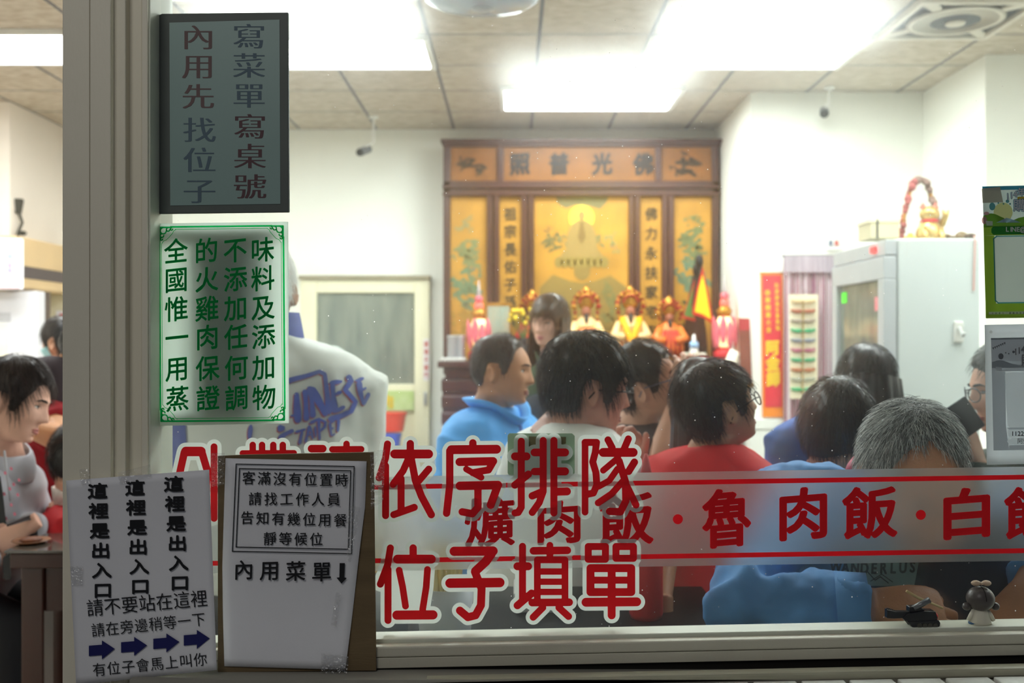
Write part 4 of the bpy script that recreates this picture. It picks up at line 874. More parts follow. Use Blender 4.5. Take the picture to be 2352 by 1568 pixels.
# on top of the fridge
YF = 4.42
x, z = px(2134, YF), FZ
t = thing('gold_cat_figurine', (x, YF, z), 'gold cat figurine with red ears sitting on the fridge', 'figurine')
Mgc = mat('cat_gold', '#c7a662', .3, .15, 12, metal=.5)
MB().lathe([(.05, 0), (.062, .025), (.055, .06), (.036, .1), (.022, .108)], (x, YF, z), 20, 1, .85).build('body', Mgc, t, smooth=True)
MB().ell((x, YF-.005, z+.132), (.043, .038, .036)).build('head', Mgc, t, smooth=True)
for s in (-1, 1): MB().lathe([(.016, 0), (.009, .014), (.001, .026)], (x+s*.028, YF, z+.158), 10).build('ear', mat('cat_ear_red', '#c2553f', .4), t)
MB().lathe([(.036, .094), (.04, .1), (.036, .107)], (x, YF, z), 18).build('collar', M_redsilk, t, smooth=True)
for s in (-1, 1): MB().tube([(x+s*.035, YF-.035, z+.07), (x+s*.036, YF-.052, z+.03), (x+s*.032, YF-.056, z+.005)], [.014, .013, .015], 10).build('paw', Mgc, t, smooth=True)
MB().tube([(x+.05, YF-.01, z+.08), (x+.066, YF-.015, z+.12), (x+.066, YF-.02, z+.15)], [.015, .014, .017], 10).build('raised_paw', Mgc, t, smooth=True)
t = thing('garland_arch', (x-.01, YF+.07, z), 'pointed red and gold garland arch behind the gold cat', 'ornament')
m = MB(); g = MB(); r = MB(); rg = random.Random(5)
for i in range(40):
    f = i/39*2-1; zz = .285*(1-abs(f)**1.9); xx = .083*f if abs(f) > 0 else 0; xx = .088*math.copysign(abs(f)**.75, f)
    p = (x-.012+xx, YF+.07+rg.uniform(-.01, .01), z+.012+zz); (r if f < -.15 else g).ell(p, rg.uniform(.012, .019), 8, 6)
m.tube([(x-.012+.088*math.copysign(abs(f)**.75, f), YF+.07, z+.006+.285*(1-abs(f)**1.9)) for f in [i/20-1 for i in range(41)]], .008, 8)
m.build('wire', M_goldm, t); r.build('red_flowers', mat('garland_red', '#a04a48', .7, .2, 50), t, smooth=True); g.build('brown_flowers', mat('garland_brown', '#80645a', .7, .2, 50), t, smooth=True)
t = thing('paper_box', P(2040, 525, 4.5), 'low beige box at the corner of the fridge top', 'box')
rect(2000, 506, 2066, 547, 4.44, 4.6).build('body', mat('beige_card', '#c9bf9c', .7, .08, 8), t, bevel=.002); rect(1998, 502, 2068, 511, 4.437, 4.603).build('lid', mat('beige_card_lid', '#d6cdac', .7, .06), t, bevel=.002)
rect(2014, 503, 2018, 547, 4.434, 4.4375).build('tape_strip', M_gasket, t)
t = thing('gold_ingot', (px(2091, 4.4), 4.4, z), 'small yellow gold ingot beside the cat', 'ornament')
MB().lathe([(.014, 0), (.024, .03), (.02, .032)], (px(2091, 4.4), 4.4, z), 14, 1.2, .8).build('boat', mat('yellow_gold', '#ecd24a', .3, .05, metal=.3), t, smooth=True); MB().ell((px(2091, 4.4), 4.4, z+.036), (.014, .012, .012), 10, 8).build('dome', mat('yellow_gold', '#ecd24a'), t, smooth=True)
t = thing('bead_string', (px(2200, 4.4), 4.4, z), 'string of brown wooden beads with a gourd lying on the fridge', 'ornament')
m = MB(); rg = random.Random(8)
for i in range(26): f = i/25; m.ell((px(2176+60*f, 4.4), 4.46+rg.uniform(-.03, .03), z+.014+(.03*(1-f))*rg.random()), rg.uniform(.012, .017), 8, 6)
m.build('beads', mat('bead_brown', '#7a5f3e', .5, .3, 30), t, smooth=True); MB().ell((px(2208, 4.38), 4.38, z+.026), (.03, .022, .026), 14, 10).build('gourd', mat('gourd_brown', '#6b5433', .4, .2), t, smooth=True)
t = thing('hanging_tassel', (FX1-.02, FY0-.012, z), 'dark knot with a thin pink cord hanging over the fridge edge', 'tassel')
MB().ell((px(2236, 4.17), FY0+.03, z+.013), (.022, .03, .012), 12, 8).build('knot', mat('dark_knot', '#4a3526', .7, .3, 40), t, smooth=True)
MB().tube([(px(2237, 4.17), FY0+.005, z+.012), (px(2238, 4.17), FY0-.008, z+.003), (px(2235, 4.17), FY0-.005, z-.22)], .0035, 6).build('cord', mat('pink_cord', '#dba79c', .7), t)
# switch box, cameras
t = thing('wall_switch', P(1915, 553, 6.58), 'white switch box with a blue and a red button above the striped curtain', 'switch')
rect(1898, 538, 1932, 574, 6.565, 6.59).build('box', M_white, t, bevel=.004)
rect(1905, 552, 1912, 564, 6.558, 6.565).build('blue_button', mat('blue_button', '#52607e', .5), t); rect(1918, 552, 1926, 564, 6.558, 6.565).build('red_button', mat('red_button', '#c05a50', .5), t)
def cctv(u, v, Y, um, vm, label):
    t = thing('security_camera', P(um, vm, Y), label, 'camera', 'bullet cameras under the ceiling')
    MB().lathe([(.035, -.012), (.035, 0)], P(um, vm, Y), 14).build('mount', M_white, t)
    MB().tube([P(um, vm, Y), P(um, v-20, Y), P(u, v-8, Y)], .01, 8).build('arm', M_white, t)
    a = P(u, v, Y); d = Vector((-.35 if u < 1000 else -.25, -.85, -.35)).normalized()
    MB().tube([a-d*.07, a+d*.06], [.03, .03], 14).build('housing', mat('camera_grey', '#73767c', .4, .1), t)
    MB().tube([a+d*.0605, a+d*.075], [.026, .026], 14).build('lens', M_black, t)
cctv(836, 346, 7.3, 858, 784-1.649*F/7.3, 'bullet camera near the sliding door, hanging from the ceiling')
cctv(1893, 257, 6.45, 1905, 784-1.649*F/6.45, 'bullet camera above the pier near the ceiling fan')
# ------------------------------------------------------------------ ceiling fan panel and the round unit at the top edge
cx, cy = XK(3)+.3, YK(5)+.3
t = thing('ceiling_fan_panel', (cx, cy, RZ), 'square grey-slotted ceiling ventilator with a round grille', 'ceiling fan')
Mv = mat('vent_plastic', '#d8d3c6', .5, .04); Mvd = mat('vent_dark', '#3c444f', .6, .1, 40)
m = MB(); h_ = .295
for a in ((-h_, h_, -h_, -h_+.03), (-h_, h_, h_-.03, h_), (-h_, -h_+.03, -h_+.03, h_-.03), (h_-.03, h_, -h_+.03, h_-.03)): m.box(cx+a[0], cx+a[1], cy+a[2], cy+a[3], RZ-.035, RZ-.001)
m.build('frame', Mv, t, bevel=.004)
MB().box(cx-.265, cx+.265, cy-.265, cy+.265, RZ-.012, RZ-.002).build('slot_plate', Mvd, t)
MB().lathe([(.235, -.03), (.21, -.036), (.2, -.03), (.2, -.013), (.235, -.013)], (cx, cy, RZ), 40).build('ring', Mv, t, smooth=True)
m = MB()
for i in range(4): a = math.pi/4+i*math.pi/2; m.tube([(cx+.22*math.cos(a), cy+.22*math.sin(a), RZ-.02), (cx+.37*math.cos(a), cy+.37*math.sin(a), RZ-.02)], .03, 8, .35)
m.build('corner_web', Mv, t)
MB().lathe([(.198, -.016), (.12, -.03), (.0, -.034)], (cx, cy, RZ), 36).build('grille', Mvd, t, smooth=True)
MB().lathe([(.05, -.034), (.045, -.045), (.0, -.047)], (cx-.0, cy, RZ), 20).build('hub', Mv, t, smooth=True)
YU = 4.3; x = px(1107, YU); zb = pz(22, YU)
t = thing('ceiling_speaker', (x, YU, RZ), 'pale translucent round unit hanging from the ceiling, cut by the top edge', 'ceiling unit')
Mu = mat('pale_blue_clear', '#c9d8e6', .12, .05, trans=.35, spec=.6)
MB().lathe([(.0, 0), (.1, .004), (.2, .016), (.245, .04), (.24, .1), (.16, .13)], (x, YU, zb), 40, 1, .8).build('shell', Mu, t, smooth=True)
MB().lathe([(.04, -.004), (.05, .002), (.035, .006), (.028, -.002)], (x, YU, zb), 24).build('ring', mat('ring_grey', '#a9b0b8', .3), t, smooth=True)
MB().lathe([(.05, .13), (.05, RZ-zb)], (x, YU, zb), 16).build('stem', M_white, t)
for s in (-1, 1): MB().tube([(x+s*.2, YU-.1, zb+.06), (x+s*.2, YU-.1, RZ)], .012, 8).build('strut', mat('strut_navy', '#5b668c', .4), t)

# ------------------------------------------------------------------ sliding door in the back wall
M_cr = mat('cream_aluminium', '#e6e2c4', .4, .04, 4); YW = 7.66
t = bpy.data.objects.new('door_1', None); C.objects.link(t); struct(t); t.location = P(840, 1000, YW)
zf0 = 0.0
m = MB()
for a in ((690, 640, 727, 1172), (952, 640, 986, 1172), (727, 640, 952, 672), (727, 882, 952, 900), (727, 1140, 952, 1172)): rect(*a, YW, YW+.085, m)
m.build('door_frame', M_cr, t, bevel=.005)
rect(684, 632, 988, 641, YW-.03, YW+.085).build('lintel', mat('lintel_brown', '#8f866e', .6, .1), t, bevel=.003)
rect(725, 671, 953, 883, YW+.03, YW+.036).build('glass', mat('dim_door_glass', '#66706a', .13, .5, 3.5, spec=.8, col2='#8d9286', stretch=(3, 1, .6)), t)
rect(725, 899, 953, 1142, YW+.03, YW+.036).build('lower_panel', mat('cream_panel', '#d9d3b6', .5, .05), t)
m = MB(); rect(973, 900, 980, 930, YW-.02, YW+.002, m); m.build('door_handle', mat('steel', '#b8bcc0', .3, .05, metal=.7), t, bevel=.003)
po = thing('green_poster', P(880, 930, YW), 'green food poster with yellow characters on the sliding door', 'poster')
rect(790, 897, 951, 942, YW-.006, YW-.001).build('sheet', mat('poster_green', '#a6c070', .5, .25, 6, col2='#cfdca8'), po)
ik = Ink(YW-.008)
for i, ch in enumerate('火雞肉'): ik.put(ch, 836+i*27, 922, 30, 32, off=.05)
ik.build('lettering', mat('poster_yellow', '#d8b62c', .5), po)
st_ = thing('door_strip', P(978, 825, YW), 'white strip with tiny red characters on the door frame', 'label')
rect(972, 778, 986, 874, YW-.004, YW-.001).build('strip', M_paper, st_)
ik = Ink(YW-.005)
for i, ch in enumerate('請隨手關門'): ik.put(ch, 979, 790+i*18, 11, 14, off=.03)
ik.build('lettering', mat('red_print', '#c05048', .5), st_)
def basket(u0, u1, v0, v1, Y, col, label):
    t = thing('plastic_basket', (px((u0+u1)/2, Y), Y, pz(v1, Y)), label, 'basket', 'stacked plastic baskets')
    x = px((u0+u1)/2, Y); r = (u1-u0)/2*Y/F; H = (v1-v0)*Y/F; c = mat('basket_'+col, col, .4, .06)
    MB().lathe([(r*.78, 0), (r*.8, .01), (r*.96, H*.82), (r*.92, H*.82), (r*.74, .012)], (x, Y, pz(v1, Y)), 28, 1, .8).build('tub', c, t)
    MB().lathe([(r*.95, H*.8), (r*1.02, H*.86), (r*1.02, H), (r*.95, H)], (x, Y, pz(v1, Y)), 28, 1, .8).build('rim', c, t)
basket(862, 934, 946, 990, 7.3, '#e23b32', 'red plastic basket on top of the stack by the sliding door')
basket(866, 922, 994, 1040, 7.3, '#3d5fd0', 'blue plastic basket under the red one')
t = thing('basket_stand', (px(895, 7.3), 7.3, 0), 'low cream stand under the stacked baskets', 'stand')
x = px(895, 7.3); zt = pz(1040, 7.3)
MB().box(x-.14, x+.14, 7.2, 7.42, zt-.025, zt-.001).build('top', M_cr, t, bevel=.004)
for a in (-.12, .12):
    for b in (7.22, 7.4): MB().box(x+a-.012, x+a+.012, b-.012, b+.012, 0, zt-.025).build('leg', M_cr, t)
t = thing('dome_cover', P(772, 820, 6.9), 'rounded pale dome beyond the shoulder of the man in the white jacket', 'dome cover')
x = px(762, 6.9); zz = pz(842, 6.9)
MB().lathe([(.12, 0), (.118, .06), (.09, .11), (.04, .14), (0, .146)], (x, 6.9, zz), 24).build('dome', mat('pale_dome', '#cfd8d6', .25, .05, spec=.6), t, smooth=True)
MB().lathe([(.13, -.02), (.13, 0)], (x, 6.9, zz), 24).build('rim', M_frg, t)
t = thing('serving_trolley', (x, 6.9, 0), 'steel trolley under the pale dome', 'trolley')
MB().box(x-.2, x+.2, 6.72, 7.08, zz-.045, zz-.021).build('top', mat('steel', '#b8bcc0', .3, .05, metal=.7), t, bevel=.004)
for a in (-.18, .18):
    for b in (6.74, 7.06): MB().box(x+a-.012, x+a+.012, b-.012, b+.012, 0, zz-.045).build('leg', mat('steel', '#b8bcc0'), t)

# ------------------------------------------------------------------ beyond the open doorway
M_tan = mat('tan_metal', '#cdb183', .35, .06, 3)
t = thing('shutter_box', (-3.3, 6.4, 1.65), 'tan shutter housing with a dark stripe on the side wall', 'shutter box')
MB().box(-3.44, -3.2, 6.43, 7.6, 1.645, 1.985).build('housing', M_tan, t, bevel=.012); MB().box(-3.206, -3.196, 6.43, 7.6, 1.715, 1.795).build('dark_stripe', mat('stripe_brown', '#544a47', .5, .1), t)
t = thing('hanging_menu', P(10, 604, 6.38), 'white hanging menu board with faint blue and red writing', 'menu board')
slab([(-60, 543), (51, 548), (51, 664), (-60, 664)], 6.38, .02, 'board', mat('menu_white_glow', '#f4f4f8', .5, .02, emit=.15), t, .003)  # white board with a faint glow put into its material
ik = Ink(6.376)
for c_ in range(2):
    for j, ch in enumerate('火雞肉飯'): ik.put(ch, 23-c_*40, 572+j*16, 15, 14, off=.02)
ik.build('lettering', mat('faint_blue', '#aab4e0', .6), t)
ik = Ink(6.376)
for j, ch in enumerate('每碗五十'): ik.put(ch, 22, 610+j*13, 12, 11, off=.02)
ik.line([(43, 552), (43, 660), (-50, 660)], 2.2); ik.build('red_lettering', mat('faint_red', '#e5a5b0', .6), t)
t = thing('steel_cabinet', (-3.5, 6.8, 0), 'pale grey steel cabinet under the white hanging menu', 'cabinet')
MB().box(-4.1, px(85, 6.5), 6.5, 6.62, 0, pz(668, 6.5)).build('front', mat('cabinet_grey', '#d5d6da', .4, .04, 3), t, bevel=.01)
MB().box(-4.1, px(85, 6.5)-.1, 6.621, 6.835, 0, pz(668, 6.5)-.01).build('side', mat('cabinet_grey', '#d5d6da'), t)
slab([(-20, 742), (17, 744), (17, 900), (-20, 900)], 6.494, .004, 'paper_notice', mat('cream_notice', '#f1edd2', .6), t); slab([(-4, 718), (24, 718), (24, 738), (-4, 738)], 6.496, .003, 'badge', mat('badge_grey', '#b4b5b8', .5), t)
t = thing('door_post', (px(97, 6.6), 6.6, 0), 'dark upright door post behind the woman in the grey hoodie', 'door post')
MB().box(px(88, 6.63), px(105, 6.63), 6.63, 6.7, 0, pz(670, 6.63)).build('post', mat('post_brown', '#57493d', .5, .15), t); MB().box(px(98, 6.63), px(101, 6.63), 6.622, 6.631, 0, pz(670, 6.63)).build('groove', M_dark, t)
t = thing('cream_partition', (px(130, 7.3), 7.3, 0), 'cream partition panel beyond the dark door post', 'partition')
MB().box(px(103, 7.3), px(190, 7.3), 7.3, 7.34, 0, pz(668, 7.3)).build('panel', mat('cream_panel', '#d9d3b6'), t); MB().box(px(103, 7.3), px(190, 7.3), 7.29, 7.35, pz(668, 7.3), pz(660, 7.3)).build('rail', M_cr, t)
t = thing('small_notice', P(138, 733, 7.29), 'small white notice with red writing on the cream partition', 'notice')
slab([(129, 713), (160, 714), (160, 753), (129, 752)], 7.285, .004, 'sheet', M_paper, t); ik = Ink(7.283); ik.put('禁', 142, 726, 14, off=.04); ik.put('菸', 142, 741, 14, off=.04); ik.build('lettering', mat('red_print', '#c05048'), t)
t = thing('wall_plug', (-3.44, px(33, 1)*0+6.92, pz(475, 6.92)), 'black plug with a cord hanging on the pale side wall', 'plug')
a = Vector((-3.43, 6.92, pz(470, 6.92)))
MB().box(-3.45, -3.445, 6.86, 6.98, a.z-.05, a.z+.05).build('socket', M_wallw, t, bevel=.002); MB().lathe([(.02, -.06), (.035, .03), (.03, .04)], a, 12).build('plug', M_gasket, t)
MB().tube([a+Vector((0, 0, -.05)), a+Vector((.012, .03, -.12)), a+Vector((.01, -.02, -.19)), a+Vector((0, -.03, -.28))], .01, 8).build('cord', M_gasket, t); MB().ell(a+Vector((.02, .02, -.195)), (.025, .03, .018), 10, 8).build('clip', M_gasket, t)
# dining table by the doorway
M_tw = mat('dark_table_wood', '#38190f', .3, .3, 4, stretch=(1, 1, .3), spec=.5)
TX0, TX1, TY0, TY1, TZ = px(22, 2.63), -1.02, 2.63, 2.86, .75
t = thing('dining_table', ((TX0+TX1)/2, 2.74, 0), 'dark wooden dining table with a glass top in the doorway', 'table', 'dining tables')
MB().box(TX0-.01, TX1+.01, TY0-.01, TY1, TZ-.008, TZ).build('glass_top', mat('table_glass', '#4a443e', .06, .1, spec=.9), t, bevel=.002)
MB().box(TX0, TX1, TY0, TY1, TZ-.05, TZ-.009).build('top', M_tw, t, bevel=.004); MB().box(TX0+.03, TX1-.03, TY0+.03, TY1-.03, TZ-.17, TZ-.051).build('apron', M_tw, t)
for a in (TX0+.02, TX1-.08):
    for b in (TY0+.02, TY1-.08): MB().box(a, a+.06, b, b+.06, 0, TZ-.05).build('leg', M_tw, t, bevel=.004)
t = thing('food_plate', (px(75, 2.75), 2.75, TZ), 'small dish of brown food on the dark dining table', 'dish')
MB().lathe([(.03, 0), (.05, .008), (.048, .01), (.02, .003)], (px(72, 2.72), 2.72, TZ), 20).build('dish', mat('dish_brown', '#8a5a3a', .4, .2), t, smooth=True); MB().ell((px(72, 2.72), 2.72, TZ+.009), (.03, .03, .008), 12, 6).build('food', mat('food_brown', '#6b3a1c', .6, .3, 60), t, smooth=True)

# ------------------------------------------------------------------ tables and things behind the glass
M_tb = mat('black_table', '#0b0c0f', .7, .15, 4, spec=.12)
def table(x0, x1, y0, y1, z, label):
    t = thing('dining_table', ((x0+x1)/2, (y0+y1)/2, 0), label, 'table', 'dining tables')
    MB().box(x0, x1, y0, y1, z-.03, z).build('top', M_tb, t, bevel=.004)
    for a in (x0+.03, x1-.08):
        for b in (y0+.03, y1-.08): MB().box(a, a+.05, b, b+.05, 0, z-.03).build('leg', M_tb, t)
table(-.46, .42, 1.62, 2.2, .76, 'black dining table below the red characters')
table(.55, 1.5, 1.6, 1.84, .778, 'black dining table where the grey haired man leans')
def stick_cup(u, Y, label, which, n=26, col='#dfe6ee'):
    x = px(u, Y); z = .76; t = thing('chopstick_holder', (x, Y, z), label, 'chopstick holder')
    MB().lathe([(.042, 0), (.05, .12), (.047, .12), (.039, .004)], (x, Y, z), 24).build('cup', mat('cup_blue_grey', col, .35, .05, tl=.2), t, smooth=True)
    rg = random.Random(int(u))
    for i in range(n):
        a = rg.uniform(0, 6.28); r0 = .03*rg.random(); r1 = .045*rg.random()
        MB().tube([(x+r0*math.cos(a), Y+r0*math.sin(a), z+.006), (x+r1*math.cos(a), Y+r1*math.sin(a), z+.21+rg.uniform(-.01, .01))], .0032, 6).build('chopstick', mat('bamboo', '#dccb96', .5, .15, 20)); tag(C.objects[-1], 'bamboo chopstick standing in the '+which, 'chopstick', 'chopsticks in the '+which)
stick_cup(1022, 1.72, 'pale cup full of bamboo chopsticks behind the lower red characters', 'full pale cup behind the lower red characters')
stick_cup(885, 1.85, 'second pale cup of chopsticks, beside the cardboard edge', 'pale cup beside the cardboard edge', 16)
t = thing('ketchup_bottle', (px(1484, 1.95), 1.95, .76), 'red squeeze bottle with a pointed nozzle behind the red characters', 'bottle')
x = px(1484, 1.95); zt = pz(1042, 1.95); Mk = mat('red_squeeze', '#d83a3a', .4, .05, tl=.1)
MB().lathe([(.03, 0), (.033, .01), (.033, zt-.76-.085), (.026, zt-.76-.068)], (x, 1.95, .76), 24).build('body', Mk, t, smooth=True)
MB().lathe([(.029, zt-.76-.07), (.028, zt-.76-.05), (.017, zt-.76-.04)], (x, 1.95, .76), 20).build('cap', Mk, t, smooth=True); MB().lathe([(.012, zt-.76-.042), (.006, zt-.76-.012), (.003, zt-.76)], (x, 1.95, .76), 14).build('nozzle', Mk, t, smooth=True)
t = thing('napkin_box', (px(1290, 2.0), 2.0, .76), 'grey napkin box lying on the black table', 'napkin box')
MB().box(px(1180, 2.0), px(1310, 2.0), 1.98, 2.1, .76, .80).build('box', mat('napkin_grey', '#b5b7b8', .4), t, bevel=.004); MB().box(px(1205, 2.0), px(1285, 2.0), 2.01, 2.07, .80, .806).build('napkin', M_white, t)

# ------------------------------------------------------------------ two toys on the window ledge
zl = zL+TILT*(px(2095, 1.43)-X0T)
t = thing('toy_tank', (px(2095, 1.432), 1.432, zl), 'black toy tank with a tilted grey barrel and red tail light on the ledge', 'toy')
Yt = 1.430; q = lambda u, v: (px(u, Yt), pz(v, Yt)); Mb_ = mat('toy_black', '#15171a', .3, .1, spec=.6)
def pr(pts, y0, y1, name, m, bev=.0008): return MB().prism([q(*p) for p in pts], y0, y1).build(name, m, t, bevel=bev, fix=True)
pr([(2034, 1397), (2037, 1398), (2055, 1402), (2085, 1402), (2085, 1416), (2050, 1418), (2034, 1417)], 1.424, 1.434, 'fork', Mb_)
for dy in (0, .014):
    pr([(2078, 1423), (2150, 1420), (2154, 1426), (2153, 1433), (2146, 1440), (2100, 1441), (2090, 1436)], 1.421+dy, 1.427+dy, 'track', Mb_)
    m = MB()
    for u in (2106, 2118, 2130, 2142): m.tube([(px(u, Yt), 1.4198+dy, pz(1432, Yt)), (px(u, Yt), 1.4283+dy, pz(1432, Yt))], .0034, 14)
    m.build('wheel', M_gasket, t)
pr([(2068, 1416), (2082, 1405), (2118, 1400), (2144, 1401), (2149, 1416), (2140, 1424), (2084, 1425)], 1.422, 1.440, 'hull', Mb_)
pr([(2086, 1392), (2102, 1391), (2118, 1396), (2122, 1402), (2086, 1404)], 1.425, 1.438, 'turret', Mb_)
a, b = P(2098, 1397, 1.428), P(2135, 1377, 1.428)
MB().tube([a, a.lerp(b, .5), b], [.0042, .0042, .0044], 16).build('barrel', mat('barrel_grey', '#6d6f70', .3, .1, metal=.4), t, smooth=True)
MB().tube([b, b+(b-a).normalized()*.0004], [.0028, .0028], 14).build('muzzle', M_dark, t)
MB().ell(P(2147, 1415, 1.43), (.0042, .006, .0062), 10, 8).build('tail_light', mat('red_clear', '#d51a20', .2, .05, tl=.2), t, smooth=True)
m = MB()
for i in range(5): m.box(px(2036+i*4, 1.424), px(2038.6+i*4, 1.424), 1.423, 1.4245, pz(1399+i*.4, 1.424), pz(1395+i*1.2, 1.424))
m.build('saw_edge', Mb_, t)

zl = zL+TILT*(px(2252, 1.43)-X0T); Yg = 1.432; x = px(2252, Yg); kk = Yg/F
t = thing('toy_girl', (x, Yg, zl), 'toy girl seen from behind with a tan bow, side buns and a white dress', 'toy figure')
zz = lambda v: pz(v, Yg)
Mh = mat('toy_hair', '#4c4644', .35, .06, 8); Mdr = mat('toy_dress', '#cfcab8', .55, .04); Mbow = mat('toy_bow', '#b59e86', .5, .06)
MB().ell((x+0, Yg, zz(1374)), (31*kk, 29*kk, 28*kk), 32, 22).build('hair', Mh, t, smooth=True)
MB().tube([(x, Yg-29.2*kk*math.sin(a), zz(1374)+28.3*kk*math.cos(a)) for a in [i*.12 for i in range(14)]], .0005, 6).build('parting', M_dark, t)
for s in (-1, 1):
    MB().ell((x+s*33*kk+1*kk, Yg, zz(1392)), (9.5*kk, 9.5*kk, 9*kk), 18, 12).build('bun', Mh, t, smooth=True)
    MB().ell((x+s*12*kk, Yg-.002, zz(1338)), (11*kk, 8*kk, 6.5*kk), 18, 12).build('bow', Mbow, t, smooth=True)
MB().ell((x, Yg-.002, zz(1339)), (5*kk, 6*kk, 4*kk), 12, 8).build('bow_knot', Mbow, t, smooth=True)
H0 = zz(1438)
MB().lathe([(24*kk, 0), (24.5*kk, 3*kk), (22*kk, 6*kk)], (x-3*kk, Yg, zl), 28, 1, .75).build('blue_hem', mat('toy_blue', '#33567a', .5), t, smooth=True)
MB().lathe([(26*kk, zz(1434)-zl), (24*kk, zz(1424)-zl), (19*kk, zz(1408)-zl), (14*kk, zz(1397)-zl), (9*kk, zz(1394)-zl)], (x-1*kk, Yg, zl), 28, 1, .8).build('dress', Mdr, t, smooth=True)
for s in (-1, 1): MB().tube([(x+s*15*kk, Yg, zz(1401)), (x+s*22*kk, Yg-.001, zz(1412)), (x+s*29*kk, Yg-.001, zz(1424))], [5*kk, 5.5*kk, 4.5*kk], 12).build('sleeve', Mdr, t, smooth=True)
# ================================================================== people
def head_map(D):
    """unit directions (n,3) -> head surface, face towards +y, eyes at z = 0"""
    p_ = 2.25
    k = 1/(np.abs(D)**p_).sum(1)**(1/p_)
    Q = D*k[:, None]
    x, y, z = .0735*Q[:, 0], .095*Q[:, 1], .114*Q[:, 2]
    w_ = sst(.1, .5, D[:, 1])
    x = x*(1-.30*sst(-.015, -.115, z)); x = x*(1-.05*sst(.03, .11, z))
    y = np.where(y < 0, y*(1-.45*sst(-.01, -.105, z)), y)
    y = y-.008*sst(0, .3, -D[:, 1])*sst(-.02, .06, z)
    y = y+.030*sst(-.05, -.113, z)*sst(-.05, .45, D[:, 1])
    y = y-.010*sst(.035, .11, z)*w_
    nose = np.where(z > -.034, np.clip((.022-z)/.056, 0, 1)**1.25*.025, .025*(1-sst(-.034, -.047, z)))
    wx = .0065+.0065*sst(.01, -.034, z)
    f = nose*np.exp(-(x/wx)**2)
    f += .006*np.exp(-((z+.035)/.007)**2)*np.exp(-((np.abs(x)-.0125)/.006)**2)
    f += .0045*np.exp(-((z-.021)/.009)**2)*np.exp(-(x/.045)**4)
    f -= .0085*np.exp(-((z-.002)/.011)**2)*np.exp(-((np.abs(x)-.031)/.015)**2)
    f += .0055*np.exp(-((z+.061)/.0055)**2)*np.exp(-(x/.022)**4) + .006*np.exp(-((z+.074)/.006)**2)*np.exp(-(x/.018)**4)
    f -= .003*np.exp(-((z+.0675)/.0025)**2)*np.exp(-(x/.024)**4)
    f -= .004*np.exp(-((z+.086)/.006)**2)*np.exp(-(x/.02)**4)
    f += .008*np.exp(-((z+.101)/.012)**2)*np.exp(-(x/.02)**2)
    f += .003*np.exp(-((z+.03)/.02)**2)*np.exp(-((np.abs(x)-.042)/.018)**2)
    y = y+f*w_
    return np.stack([x, y, z], 1)
def dir_grid(nu, nv):
    t = np.linspace(0.0, math.pi, nv+1); f = np.linspace(0, 2*math.pi, nu, endpoint=False)
    T, Fi = np.meshgrid(t, f, indexing='ij')
    D = np.stack([np.sin(T)*np.sin(Fi), np.sin(T)*np.cos(Fi), np.cos(T)], -1).reshape(-1, 3)
    Fc = []
    for i in range(nv):
        for j in range(nu):
            k = (j+1) % nu; Fc.append((i*nu+j, i*nu+k, (i+1)*nu+k, (i+1)*nu+j))
    return D, Fc
_HD, _HF = dir_grid(120, 96); _HP = head_map(_HD)
def face_at(x, z):
    m = _HD[:, 1] > .1; q = _HP[m]; i = np.argmin((q[:, 0]-x)**2+(q[:, 2]-z)**2); return float(q[i, 1])
def snoise(P_, sc, seed):
    r = np.random.default_rng(seed); o = np.zeros(len(P_))
    for _ in range(7):
        k = r.normal(size=3)*sc; o += np.sin(P_@k+r.uniform(0, 6.28))
    return o/3.5
def ear_mb(mb, s, M):
    V = []; Fc = []; nr, nt = 8, 22
    R = Matrix.Rotation(s*-.42, 3, 'Z')
    for side in (1, -1):
        for i in range(nr+1):
            r = i/nr
            for j in range(nt):
                t = 2*math.pi*j/nt; zz = math.sin(t)
                a = r*(.0165 if zz > -.2 else .0165-.005*(-zz-.2))*math.cos(t)-.003*zz; b = r*.031*zz
                h = .004+.0075*math.exp(-((r-.82)/.16)**2)-.004*math.exp(-(r/.4)**2)*(1 if zz > -.5 else 0)
                if i == nr: h = .002
                V.append(Vector((s*(h if side > 0 else -.011*(1-.3*r)), a, b)))
    n1 = (nr+1)*nt
    for i in range(nr):
        for j in range(nt):
            k = (j+1) % nt; Fc.append((i*nt+j, i*nt+k, (i+1)*nt+k, (i+1)*nt+j)); Fc.append((n1+i*nt+j, n1+(i+1)*nt+j, n1+(i+1)*nt+k, n1+i*nt+k))
    for j in range(nt):
        k = (j+1) % nt; Fc.append((nr*nt+j, nr*nt+k, n1+nr*nt+k, n1+nr*nt+j))
    mb.add([M @ (R @ v+Vector((s*.0745, -.012, -.012))) for v in V], Fc)
FING = [(-.031, .080, .056, .0075), (-.0105, .088, .070, .0084), (.0105, .089, .076, .0087), (.0315, .085, .068, .0085)]
